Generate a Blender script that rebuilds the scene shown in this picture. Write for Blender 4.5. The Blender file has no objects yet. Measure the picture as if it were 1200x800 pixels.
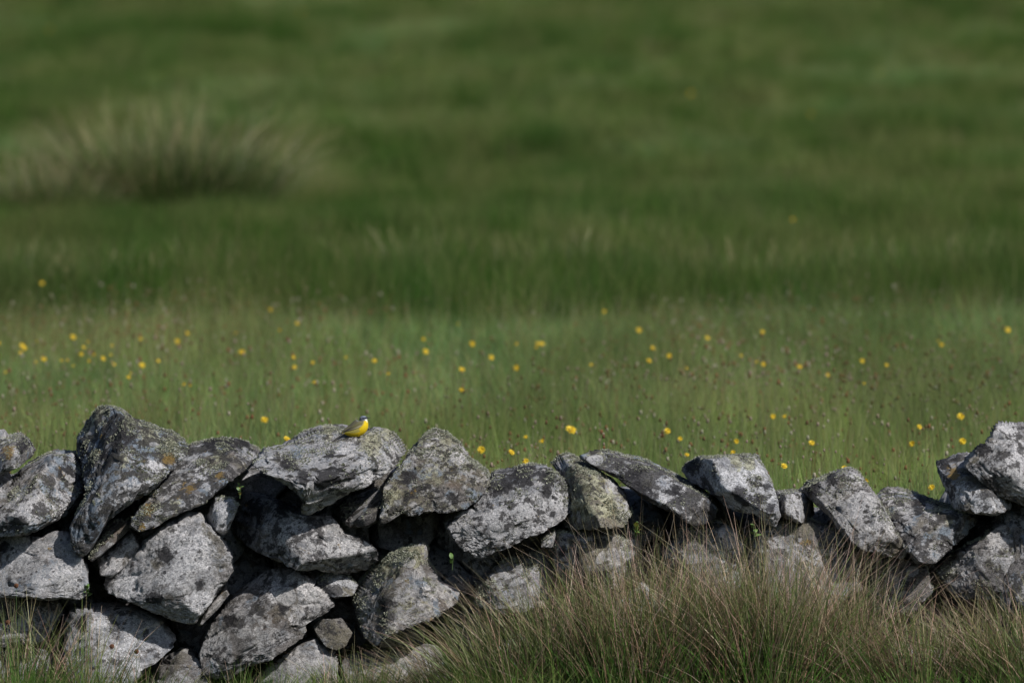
import bpy, math, random
import numpy as np
from mathutils import Vector, Matrix
from mathutils.bvhtree import BVHTree

random.seed(7)
rng = np.random.default_rng(11)
sc = bpy.context.scene
C = sc.collection

# ------------------------------------------------------------------ camera
F = 400.0 / 36.0 * 1200.0            # focal length in photo pixels
PITCH = math.atan(766.0 / F)
CAM = np.array([0.0, 0.0, 4.0])
cam_d = bpy.data.cameras.new('camera')
cam = bpy.data.objects.new('camera', cam_d)
C.objects.link(cam)
cam.location = CAM
cam.rotation_euler = (math.pi / 2 - PITCH, 0, 0)
cam_d.sensor_width = 36
cam_d.lens = 400
cam_d.clip_start = 0.5
cam_d.clip_end = 5000
cam_d.dof.use_dof = True
cam_d.dof.focus_distance = 41.32
cam_d.dof.aperture_fstop = 4.1
sc.camera = cam

# ------------------------------------------------------------------ light
SUN_AZ, SUN_EL = math.radians(54), math.radians(45)     # to the right of the direction back to the camera
S = Vector((math.sin(SUN_AZ) * math.cos(SUN_EL), -math.cos(SUN_AZ) * math.cos(SUN_EL), math.sin(SUN_EL)))
world = bpy.data.worlds.new('World')
sc.world = world
world.use_nodes = True
wn = world.node_tree
sky = wn.nodes.new('ShaderNodeTexSky')
sky.sky_type = 'NISHITA'
sky.sun_disc = False
sky.sun_elevation = SUN_EL
sky.sun_rotation = math.atan2(S.x, S.y)
wn.links.new(sky.outputs[0], wn.nodes['Background'].inputs[0])
wn.nodes['Background'].inputs[1].default_value = 0.06
sun_d = bpy.data.lights.new('sun', 'SUN')
sun_d.energy = 3.6
sun_d.angle = math.radians(0.55)
sun_d.color = (1.0, 0.965, 0.92)
sun = bpy.data.objects.new('sun', sun_d)
C.objects.link(sun)
sun.rotation_euler = S.to_track_quat('Z', 'Y').to_euler()
sc.view_settings.view_transform = 'Standard'
sc.view_settings.look = 'None'
sc.view_settings.gamma = 1
sc.view_settings.exposure = 0.30
sc.cycles.max_bounces = 6
sc.cycles.diffuse_bounces = 3
sc.cycles.transmission_bounces = 2
sc.cycles.caustics_reflective = False
sc.cycles.caustics_refractive = False

# ------------------------------------------------------------------ helpers
FW = np.array([0, math.cos(PITCH), -math.sin(PITCH)])
UP = np.array([0, math.sin(PITCH), math.cos(PITCH)])

def w(px, py, D):
    """Point of the plane y = D seen at photo pixel (px, py)."""
    d = FW + (px - 600.0) / F * np.array([1.0, 0, 0]) + (400.0 - py) / F * UP
    return CAM + d * (D / d[1])

def obj(name, me, parent=None, mat=None):
    o = bpy.data.objects.new(name, me)
    C.objects.link(o)
    if parent is not None:
        o.parent = parent
    if mat is not None and not me.materials:
        me.materials.append(mat)
    return o

def thing(name, label, cat, loc=(0, 0, 0), group=None):
    o = bpy.data.objects.new(name, None)
    C.objects.link(o)
    o.location = loc
    o.empty_display_size = 0.1
    o['label'] = label
    o['category'] = cat
    if group:
        o['group'] = group
    return o

def mesh_np(name, V, Fc, cols=None, smooth=False):
    """V (n,3); Fc (m,k) with k constant."""
    me = bpy.data.meshes.new(name)
    V = np.ascontiguousarray(V, dtype=np.float32)
    Fc = np.ascontiguousarray(Fc, dtype=np.int32)
    n, m, k = len(V), len(Fc), Fc.shape[1]
    me.vertices.add(n)
    me.vertices.foreach_set('co', V.ravel())
    me.loops.add(m * k)
    me.loops.foreach_set('vertex_index', Fc.ravel())
    me.polygons.add(m)
    me.polygons.foreach_set('loop_start', np.arange(0, m * k, k, dtype=np.int32))
    me.polygons.foreach_set('loop_total', np.full(m, k, dtype=np.int32))
    if smooth:
        me.polygons.foreach_set('use_smooth', np.ones(m, dtype=bool))
    if cols is not None:
        a = me.color_attributes.new('Col', 'FLOAT_COLOR', 'POINT')
        c4 = np.ones((n, 4), dtype=np.float32)
        c4[:, :3] = cols
        a.data.foreach_set('color', c4.ravel())
    me.update(calc_edges=True)
    return me

def _hash(ix, iy, iz, seed):
    h = (ix.astype(np.uint32) * np.uint32(374761393) + iy.astype(np.uint32) * np.uint32(668265263)
         + iz.astype(np.uint32) * np.uint32(2147483647) + np.uint32((seed * 974711 + 12345) & 0xffffffff))
    h = (h ^ (h >> np.uint32(13))) * np.uint32(1274126177)
    h = h ^ (h >> np.uint32(16))
    return (h & np.uint32(0xffff)).astype(np.float64) / 65535.0 * 2 - 1

def noise3(P, seed=0):
    P = np.asarray(P, dtype=np.float64)
    i = np.floor(P).astype(np.int64)
    f = P - i
    f = f * f * (3 - 2 * f)
    r = 0
    for dx in (0, 1):
        wx = f[:, 0] if dx else 1 - f[:, 0]
        for dy in (0, 1):
            wy = f[:, 1] if dy else 1 - f[:, 1]
            for dz in (0, 1):
                wz = f[:, 2] if dz else 1 - f[:, 2]
                r = r + wx * wy * wz * _hash(i[:, 0] + dx, i[:, 1] + dy, i[:, 2] + dz, seed)
    return r

def fbm(P, octs, seed=0, gain=0.5):
    r, a, s = 0, 1.0, 1.0
    for k in range(octs):
        r = r + a * noise3(np.asarray(P) * s, seed + k * 17)
        a *= gain
        s *= 2.03
    return r

# ------------------------------------------------------------------ materials
def new_mat(name):
    m = bpy.data.materials.new(name)
    m.use_nodes = True
    nt = m.node_tree
    for n in list(nt.nodes):
        nt.nodes.remove(n)
    out = nt.nodes.new('ShaderNodeOutputMaterial')
    return m, nt, out

def N(nt, t, **kw):
    n = nt.nodes.new(t)
    for k, v in kw.items():
        setattr(n, k, v)
    return n

def mixc(nt, fac, a, b, mode='MIX'):
    n = N(nt, 'ShaderNodeMix', data_type='RGBA', blend_type=mode)
    for i, v in ((0, fac), (6, a), (7, b)):
        if isinstance(v, bpy.types.NodeSocket):
            nt.links.new(v, n.inputs[i])
        elif i == 0:
            n.inputs[0].default_value = v
        else:
            n.inputs[i].default_value = (*v, 1)
    return n.outputs[2]

def mth(nt, op, a, b=None, clamp=False):
    n = N(nt, 'ShaderNodeMath', operation=op, use_clamp=clamp)
    for i, v in enumerate((a, b)):
        if v is None:
            continue
        if isinstance(v, bpy.types.NodeSocket):
            nt.links.new(v, n.inputs[i])
        else:
            n.inputs[i].default_value = v
    return n.outputs[0]

def mapr(nt, v, a, b, c=0.0, d=1.0):
    n = N(nt, 'ShaderNodeMapRange')
    n.clamp = True
    for i, x in enumerate((v, a, b, c, d)):
        if isinstance(x, bpy.types.NodeSocket):
            nt.links.new(x, n.inputs[i])
        else:
            n.inputs[i].default_value = x
    return n.outputs[0]

def tnoise(nt, vec, scale, detail=4.0, rough=0.6, dist=0.0):
    n = N(nt, 'ShaderNodeTexNoise')
    nt.links.new(vec, n.inputs['Vector'])
    n.inputs['Scale'].default_value = scale
    n.inputs['Detail'].default_value = detail
    n.inputs['Roughness'].default_value = rough
    n.inputs['Distortion'].default_value = dist
    return n.outputs[0]

def mat_stone():
    m, nt, out = new_mat('lichened_granite')
    tc = N(nt, 'ShaderNodeTexCoord')
    oi = N(nt, 'ShaderNodeObjectInfo')
    sep = N(nt, 'ShaderNodeSeparateColor')
    nt.links.new(oi.outputs['Color'], sep.inputs[0])
    pale_p, dark_p, yel_p = sep.outputs
    blue_p = oi.outputs['Alpha']
    off = N(nt, 'ShaderNodeVectorMath', operation='SCALE')
    off.inputs[0].default_value = (37.0, 17.0, 51.0)
    nt.links.new(oi.outputs['Random'], off.inputs['Scale'])
    add = N(nt, 'ShaderNodeVectorMath', operation='ADD')
    nt.links.new(tc.outputs['Object'], add.inputs[0])
    nt.links.new(off.outputs[0], add.inputs[1])
    wsc = N(nt, 'ShaderNodeTexWhiteNoise', noise_dimensions='1D')
    nt.links.new(mth(nt, 'ADD', oi.outputs['Random'], 3.7), wsc.inputs['W'])
    psc = N(nt, 'ShaderNodeVectorMath', operation='SCALE')
    nt.links.new(add.outputs[0], psc.inputs[0])
    nt.links.new(mapr(nt, wsc.outputs['Value'], 0, 1, 0.6, 1.25), psc.inputs['Scale'])
    P = psc.outputs[0]
    st = N(nt, 'ShaderNodeVectorMath', operation='MULTIPLY')      # foliation: stretched along the slab
    nt.links.new(P, st.inputs[0])
    st.inputs[1].default_value = (0.55, 1.0, 1.0)
    PS = st.outputs[0]
    geo = N(nt, 'ShaderNodeNewGeometry')
    sx = N(nt, 'ShaderNodeSeparateXYZ')
    nt.links.new(geo.outputs['Normal'], sx.inputs[0])
    # bare rock
    g1 = tnoise(nt, PS, 22, 8, 0.75)
    g2 = tnoise(nt, P, 160, 3, 0.7)
    rock = mixc(nt, mapr(nt, g1, 0.36, 0.66), (0.055, 0.053, 0.055), (0.27, 0.255, 0.25))
    rock = mixc(nt, mapr(nt, g2, 0.42, 0.62, 0, 0.5), rock, (0.36, 0.35, 0.36))
    rock = mixc(nt, mapr(nt, tnoise(nt, PS, 9, 5, 0.6), 0.56, 0.68, 0, 0.45), rock, (0.20, 0.135, 0.085))
    rock = mixc(nt, mapr(nt, tnoise(nt, P, 5, 4, 0.6), 0.48, 0.62, 0, 0.6), rock, (0.21, 0.19, 0.13))
    # bluish grey crust
    nb = mth(nt, 'ADD', tnoise(nt, P, 11, 7, 0.62), mth(nt, 'MULTIPLY', blue_p, 0.28))
    c = mixc(nt, mapr(nt, nb, 0.64, 0.70, 0, 0.8), rock, (0.25, 0.31, 0.39))
    # pale grey crustose lichen, with broken speckled rims
    n1 = tnoise(nt, P, 8.5, 9, 0.66, 0.3)
    np_ = mth(nt, 'ADD', n1, mth(nt, 'MULTIPLY', pale_p, 0.27))
    pm = mapr(nt, np_, 0.60, 0.645)
    sp = mapr(nt, tnoise(nt, P, 95, 4, 0.75), 0.38, 0.54, 0.35, 1.0)
    palec = mixc(nt, mapr(nt, tnoise(nt, P, 30, 5, 0.6), 0.35, 0.65), (0.33, 0.34, 0.37), (0.65, 0.64, 0.65))
    c = mixc(nt, mth(nt, 'MULTIPLY', pm, sp), c, palec)
    mk = N(nt, 'ShaderNodeAttribute', attribute_name='Mark')
    ms = N(nt, 'ShaderNodeSeparateColor')
    nt.links.new(mk.outputs['Color'], ms.inputs[0])
    rag = mth(nt, 'MULTIPLY', mth(nt, 'SUBTRACT', tnoise(nt, P, 30, 9, 0.82), 0.5), 3.2)
    def mark(v):
        return mapr(nt, mth(nt, 'ADD', v, rag), 0.50, 0.66)
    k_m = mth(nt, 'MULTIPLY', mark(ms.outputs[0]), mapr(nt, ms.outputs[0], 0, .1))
    w_m = mth(nt, 'MULTIPLY', mark(ms.outputs[1]), mapr(nt, ms.outputs[1], 0, .1))
    o_m = mth(nt, 'MULTIPLY', mark(ms.outputs[2]), mapr(nt, ms.outputs[2], 0, .1))
    y_m = mth(nt, 'MULTIPLY', mark(mk.outputs['Alpha']), mapr(nt, mk.outputs['Alpha'], 0, .1))
    whitec = mixc(nt, mapr(nt, tnoise(nt, P, 120, 4, 0.7), 0.35, 0.6), (0.40, 0.41, 0.44), (0.80, 0.79, 0.81))
    c = mixc(nt, mth(nt, 'MULTIPLY', w_m, 0.92), c, whitec)
    # yellow-green leafy lichen, mostly where rain wets the tops and edges
    ny = mth(nt, 'ADD', tnoise(nt, P, 17, 8, 0.7), mth(nt, 'MULTIPLY', yel_p, 0.23))
    ny = mth(nt, 'ADD', ny, mth(nt, 'MULTIPLY', sx.outputs[2], 0.07))
    ym = mth(nt, 'MULTIPLY', mapr(nt, ny, 0.70, 0.77), mapr(nt, tnoise(nt, P, 80, 3, 0.7), 0.42, 0.55, 0.15, 1))
    yc = mixc(nt, mapr(nt, tnoise(nt, P, 60, 3, 0.6), 0.4, 0.6), (0.20, 0.19, 0.11), (0.52, 0.52, 0.38))
    c = mixc(nt, mth(nt, 'MAXIMUM', ym, mth(nt, 'MULTIPLY', y_m, 0.85)), c, yc)
    # black crust and black marks, which include painted shade
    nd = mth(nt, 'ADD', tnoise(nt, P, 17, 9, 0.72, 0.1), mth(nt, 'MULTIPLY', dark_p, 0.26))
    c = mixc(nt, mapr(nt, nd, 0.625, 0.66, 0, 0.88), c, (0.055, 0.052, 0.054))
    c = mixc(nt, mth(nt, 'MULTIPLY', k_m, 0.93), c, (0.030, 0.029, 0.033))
    c = mixc(nt, mth(nt, 'MULTIPLY', o_m, 0.85), c, (0.30, 0.20, 0.065))
    vo = N(nt, 'ShaderNodeTexVoronoi')
    nt.links.new(P, vo.inputs['Vector'])
    vo.inputs['Scale'].default_value = 42
    spots = mth(nt, 'MULTIPLY', mapr(nt, vo.outputs['Distance'], 0.20, 0.30, 1, 0),
                mapr(nt, tnoise(nt, P, 12, 3, 0.5), 0.50, 0.60))
    c = mixc(nt, mth(nt, 'MULTIPLY', spots, 0.85), c, (0.04, 0.038, 0.042))
    # rounded pale rosettes with a darker rim
    wob = N(nt, 'ShaderNodeVectorMath', operation='ADD')
    nz = N(nt, 'ShaderNodeTexNoise'); nt.links.new(P, nz.inputs['Vector']); nz.inputs['Scale'].default_value = 26
    nzs = N(nt, 'ShaderNodeVectorMath', operation='SCALE'); nt.links.new(nz.outputs['Color'], nzs.inputs[0]); nzs.inputs['Scale'].default_value = 0.035
    nt.links.new(P, wob.inputs[0]); nt.links.new(nzs.outputs[0], wob.inputs[1])
    v2 = N(nt, 'ShaderNodeTexVoronoi'); nt.links.new(wob.outputs[0], v2.inputs['Vector']); v2.inputs['Scale'].default_value = 13
    lim = mapr(nt, v2.outputs['Color'], 0.35, 0.9, 0.0, 0.42)
    ins = mth(nt, 'GREATER_THAN', lim, v2.outputs['Distance'])
    rim = mapr(nt, mth(nt, 'SUBTRACT', lim, v2.outputs['Distance']), 0.0, 0.05)
    c = mixc(nt, mth(nt, 'MULTIPLY', ins, 0.75), c, mixc(nt, rim, (0.10, 0.10, 0.09), palec))
    # small orange patches
    no = tnoise(nt, P, 10, 6, 0.65)
    no2 = N(nt, 'ShaderNodeVectorMath', operation='ADD')
    nt.links.new(P, no2.inputs[0])
    no2.inputs[1].default_value = (5.3, 1.7, 9.1)
    no = tnoise(nt, no2.outputs[0], 12, 6, 0.65)
    c = mixc(nt, mth(nt, 'MULTIPLY', mapr(nt, no, 0.665, 0.70), sp), c, (0.30, 0.20, 0.06))
    gr = tnoise(nt, P, 260, 3, 0.8)
    c = mixc(nt, mapr(nt, gr, 0.36, 0.50, 0.75, 0.0), c, (0.16, 0.155, 0.15), 'MULTIPLY')
    wn_ = N(nt, 'ShaderNodeTexWhiteNoise', noise_dimensions='1D')
    nt.links.new(oi.outputs['Random'], wn_.inputs['W'])
    c = mixc(nt, mapr(nt, wn_.outputs['Value'], 0, 1, 0.0, 0.55), c, (0.86, 0.80, 0.72), 'MULTIPLY')
    bs = N(nt, 'ShaderNodeBsdfPrincipled')
    nt.links.new(c, bs.inputs['Base Color'])
    bs.inputs['Roughness'].default_value = 0.85
    bs.inputs['Specular IOR Level'].default_value = 0.25
    # relief
    h = mth(nt, 'ADD', mth(nt, 'MULTIPLY', tnoise(nt, PS, 45, 8, 0.78), 1.0),
            mth(nt, 'MULTIPLY', tnoise(nt, P, 170, 4, 0.85), 0.6))
    wv = tnoise(nt, PS, 18, 4, 0.6, 1.5)
    crack = mapr(nt, mth(nt, 'ABSOLUTE', mth(nt, 'SUBTRACT', wv, 0.5)), 0.0, 0.018)
    h = mth(nt, 'ADD', h, mth(nt, 'MULTIPLY', crack, 0.30))
    h = mth(nt, 'ADD', h, mth(nt, 'MULTIPLY', ym, 0.25))
    bp = N(nt, 'ShaderNodeBump')
    bp.inputs['Strength'].default_value = 1.0
    bp.inputs['Distance'].default_value = 0.009
    nt.links.new(h, bp.inputs['Height'])
    nt.links.new(bp.outputs[0], bs.inputs['Normal'])
    nt.links.new(bs.outputs[0], out.inputs[0])
    return m

def mat_blade(name, trans=0.35, tint=None, rough=0.5, field=False):
    """Leaf material: colour from the blade's own colour attribute; fields vary over the ground."""
    m, nt, out = new_mat(name)
    at = N(nt, 'ShaderNodeAttribute', attribute_name='Col')
    c = at.outputs['Color']
    geo = N(nt, 'ShaderNodeNewGeometry')
    if field:
        sc_ = N(nt, 'ShaderNodeVectorMath', operation='MULTIPLY')
        nt.links.new(geo.outputs['Position'], sc_.inputs[0])
        sc_.inputs[1].default_value = (1.5, 0.22, 1.0)
        p = sc_.outputs[0]
        a = tnoise(nt, p, 1.2, 5, 0.65)
        c = mixc(nt, mapr(nt, a, 0.44, 0.62, 0, 0.5), c, (0.24, 0.245, 0.095))        # drier sward
        ad = N(nt, 'ShaderNodeVectorMath', operation='ADD')
        nt.links.new(p, ad.inputs[0])
        ad.inputs[1].default_value = (31, 17, 3)
        b = tnoise(nt, ad.outputs[0], 0.9, 5, 0.65)
        c = mixc(nt, mapr(nt, b, 0.48, 0.66, 0, 0.35), c, (0.075, 0.17, 0.045))         # lusher green
        ad2 = N(nt, 'ShaderNodeVectorMath', operation='ADD')
        nt.links.new(p, ad2.inputs[0])
        ad2.inputs[1].default_value = (7, 57, 13)
        b2 = tnoise(nt, ad2.outputs[0], 0.9, 4, 0.65)
        c = mixc(nt, mapr(nt, b2, 0.50, 0.62, 0, 0.32), c, (0.055, 0.095, 0.022))     # darker rushy patches
    d = N(nt, 'ShaderNodeBsdfDiffuse')
    t = N(nt, 'ShaderNodeBsdfTranslucent')
    nt.links.new(c, d.inputs[0])
    nt.links.new(c, t.inputs[0])
    mx = N(nt, 'ShaderNodeMixShader')
    mx.inputs[0].default_value = trans
    nt.links.new(d.outputs[0], mx.inputs[1])
    nt.links.new(t.outputs[0], mx.inputs[2])
    g = N(nt, 'ShaderNodeBsdfGlossy')
    g.inputs['Roughness'].default_value = rough
    g.inputs[0].default_value = (0.8, 0.8, 0.8, 1)
    m2 = N(nt, 'ShaderNodeMixShader')
    m2.inputs[0].default_value = 0.0 if field else 0.04
    nt.links.new(mx.outputs[0], m2.inputs[1])
    nt.links.new(g.outputs[0], m2.inputs[2])
    nt.links.new(m2.outputs[0], out.inputs[0])
    return m

def mat_ground():
    m, nt, out = new_mat('meadow_soil_and_thatch')
    geo = N(nt, 'ShaderNodeNewGeometry')
    P = geo.outputs['Position']
    c = mixc(nt, mapr(nt, tnoise(nt, P, 14, 6, 0.7), 0.35, 0.65), (0.030, 0.034, 0.014), (0.075, 0.085, 0.028))
    c = mixc(nt, mapr(nt, tnoise(nt, P, 0.5, 4, 0.6), 0.45, 0.62, 0, 0.7), c, (0.11, 0.10, 0.045))
    c = mixc(nt, mapr(nt, tnoise(nt, P, 0.13, 4, 0.6), 0.45, 0.6, 0, 0.6), c, (0.055, 0.10, 0.035))
    bs = N(nt, 'ShaderNodeBsdfPrincipled')
    nt.links.new(c, bs.inputs['Base Color'])
    bs.inputs['Roughness'].default_value = 0.95
    bp = N(nt, 'ShaderNodeBump')
    bp.inputs['Distance'].default_value = 0.03
    nt.links.new(tnoise(nt, P, 30, 6, 0.7), bp.inputs['Height'])
    nt.links.new(bp.outputs[0], bs.inputs['Normal'])
    nt.links.new(bs.outputs[0], out.inputs[0])
    return m

def mat_flat(name, col, rough=0.6, var=0.25, scale=300, spec=0.4):
    m, nt, out = new_mat(name)
    tc = N(nt, 'ShaderNodeTexCoord')
    c = mixc(nt, mapr(nt, tnoise(nt, tc.outputs['Object'], scale, 3, 0.6), 0.35, 0.65),
             tuple(x * (1 - var) for x in col), tuple(min(1, x * (1 + var)) for x in col))
    bs = N(nt, 'ShaderNodeBsdfPrincipled')
    nt.links.new(c, bs.inputs['Base Color'])
    bs.inputs['Roughness'].default_value = rough
    bs.inputs['Specular IOR Level'].default_value = spec
    nt.links.new(bs.outputs[0], out.inputs[0])
    return m

def mat_plumage(name):
    m, nt, out = new_mat(name)
    at = N(nt, 'ShaderNodeAttribute', attribute_name='Col')
    tc = N(nt, 'ShaderNodeTexCoord')
    n = tnoise(nt, tc.outputs['Object'], 420, 3, 0.6)
    c = mixc(nt, mapr(nt, n, 0.3, 0.7, 0, 0.35), at.outputs['Color'], (0.5, 0.5, 0.5), 'MULTIPLY')
    bs = N(nt, 'ShaderNodeBsdfPrincipled')
    nt.links.new(c, bs.inputs['Base Color'])
    bs.inputs['Roughness'].default_value = 0.8
    bs.inputs['Specular IOR Level'].default_value = 0.2
    bp = N(nt, 'ShaderNodeBump')
    bp.inputs['Distance'].default_value = 0.0015
    nt.links.new(n, bp.inputs['Height'])
    nt.links.new(bp.outputs[0], bs.inputs['Normal'])
    nt.links.new(bs.outputs[0], out.inputs[0])
    return m

M_STONE = mat_stone()
M_FIELD = mat_blade('meadow_blades', 0.45, field=True)
M_BLADE = mat_blade('grass_blades', 0.30)
M_LICHEN = mat_blade('leafy_lichen', 0.10, rough=0.8)
M_GROUND = mat_ground()

# ------------------------------------------------------------------ terrain
def smooth(a, b, v):
    t = np.clip((v - a) / (b - a), 0, 1)
    return t * t * (3 - 2 * t)

def gz(x, y):
    x = np.atleast_1d(np.asarray(x, float)); y = np.atleast_1d(np.asarray(y, float))
    x, y = np.broadcast_arrays(x, y)
    front = 0.30 + np.clip(35 - y, 0, None) * 0.057
    rear = 0.70 + 0 * y
    amp = smooth(55, 75, y)
    P = np.stack([x * 0.16, y * 0.085, 0 * x], -1).reshape(-1, 3)
    und = fbm(P, 3, 5).reshape(x.shape)
    P2 = np.stack([x * 0.7, y * 0.35, 0 * x], -1).reshape(-1, 3)
    und2 = fbm(P2, 2, 9).reshape(x.shape)
    rear = rear + amp * (0.13 * und + 0.09 * und2) + 0.03 * und2
    rear = rear + smooth(56, 60, y) * 0.06 + np.clip(y - 118, 0, None) * 0.035 + np.clip(y - 220, 0, None) * 0.05
    t = smooth(41.35, 42.0, y)
    return front * (1 - t) + rear * t

def gridline(parts):
    r = [parts[0][0]]
    for a, b, n in parts:
        r += list(np.linspace(a, b, n + 1)[1:])
    return np.array(r)

gx = gridline([(-900, -60, 24), (-60, -12, 48), (-12, 12, 110), (12, 60, 48), (60, 900, 24)])
gy = gridline([(-300, 0, 20), (0, 38, 40), (38, 44, 40), (44, 130, 240), (130, 260, 60), (260, 1500, 50)])
GX, GY = np.meshgrid(gx, gy, indexing='xy')
GZ = gz(GX, GY)
nx, ny = len(gx), len(gy)
idx = np.arange(nx * ny).reshape(ny, nx)
Fg = np.stack([idx[:-1, :-1], idx[:-1, 1:], idx[1:, 1:], idx[1:, :-1]], -1).reshape(-1, 4)
ground = obj('ground', mesh_np('ground', np.stack([GX, GY, GZ], -1).reshape(-1, 3), Fg, smooth=True), None, M_GROUND)
ground['kind'] = 'structure'

# ------------------------------------------------------------------ grass blades
def blades(n, base, h, wd, az, lean, c0, c1, seg=3, curl=None, head=0.0, headw=3.0, taper=0.9, gp=1.0):
    """Ribbons: base (n,3), height, width, lean azimuth, lean ratio; colours base->tip (n,3)."""
    h = np.broadcast_to(h, n); wd = np.broadcast_to(wd, n)
    t = np.linspace(0, 1, seg + 1)[None, :]
    if curl is None:
        curl = 1.8
    L = lean[:, None] * h[:, None] * t ** curl
    drop = 1 - 0.35 * np.clip(lean[:, None], 0, 2) * t ** 1.5 * 0.8
    X = base[:, 0:1] + np.cos(az)[:, None] * L
    Y = base[:, 1:2] + np.sin(az)[:, None] * L
    Z = base[:, 2:3] + h[:, None] * t * drop
    fa = rng.uniform(0, 2 * np.pi, n)
    prof = (1 - taper * t ** 1.6) * np.ones((n, 1))
    if head > 0:
        ish = (rng.random(n) < head)[:, None]
        hp = np.where(t > 0.80, np.where(t > 0.99, 0.5, headw), 0.6)
        prof = np.where(ish, hp, prof)
    W = wd[:, None] * prof * 0.5
    dx, dy = np.cos(fa)[:, None] * W, np.sin(fa)[:, None] * W
    V = np.stack([np.stack([X - dx, Y - dy, Z], -1), np.stack([X + dx, Y + dy, Z], -1)], 2)   # n,seg+1,2,3
    k = 2 * (seg + 1)
    V = V.reshape(n * k, 3)
    b = (np.arange(n) * k)[:, None]
    s = (np.arange(seg) * 2)[None, :]
    q = np.stack([b + s, b + s + 1, b + s + 3, b + s + 2], -1).reshape(-1, 4)
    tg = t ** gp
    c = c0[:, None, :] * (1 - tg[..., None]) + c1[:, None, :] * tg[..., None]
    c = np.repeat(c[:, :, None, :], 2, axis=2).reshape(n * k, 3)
    return V, q, c

def join(parts):
    Vs, Qs, Cs, o = [], [], [], 0
    for V, q, c in parts:
        Vs.append(V); Qs.append(q + o); Cs.append(c); o += len(V)
    return np.concatenate(Vs), np.concatenate(Qs), np.concatenate(Cs)

def cvar(n, col, v=0.25, hv=0.12):
    c = np.array(col)[None, :] * (1 + rng.uniform(-v, v, (n, 1))) * (1 + rng.uniform(-hv, hv, (n, 3)))
    return np.clip(c, 0, 1)

def seedhead_lumps(pts, r, cols):
    """little octahedra (r: n)"""
    n = len(pts)
    D = np.array([[1, 0, 0], [-1, 0, 0], [0, 1, 0], [0, -1, 0], [0, 0, 1.7], [0, 0, -1.7]], float)
    V = (pts[:, None, :] + D[None] * r[:, None, None]).reshape(-1, 3)
    T = np.array([[0, 2, 4, 4], [2, 1, 4, 4], [1, 3, 4, 4], [3, 0, 4, 4], [2, 0, 5, 5], [1, 2, 5, 5], [3, 1, 5, 5], [0, 3, 5, 5]])
    T = T[:, :3]
    Fq = (np.arange(n)[:, None, None] * 6 + T[None]).reshape(-1, 3)
    return V, Fq, np.repeat(cols, 6, axis=0)

GREEN = (0.135, 0.245, 0.045)
OLIVE = (0.290, 0.410, 0.090)
BLUEG = (0.260, 0.420, 0.160)
STRAW = (0.40, 0.33, 0.19)
RUSH = (0.045, 0.105, 0.018)

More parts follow.
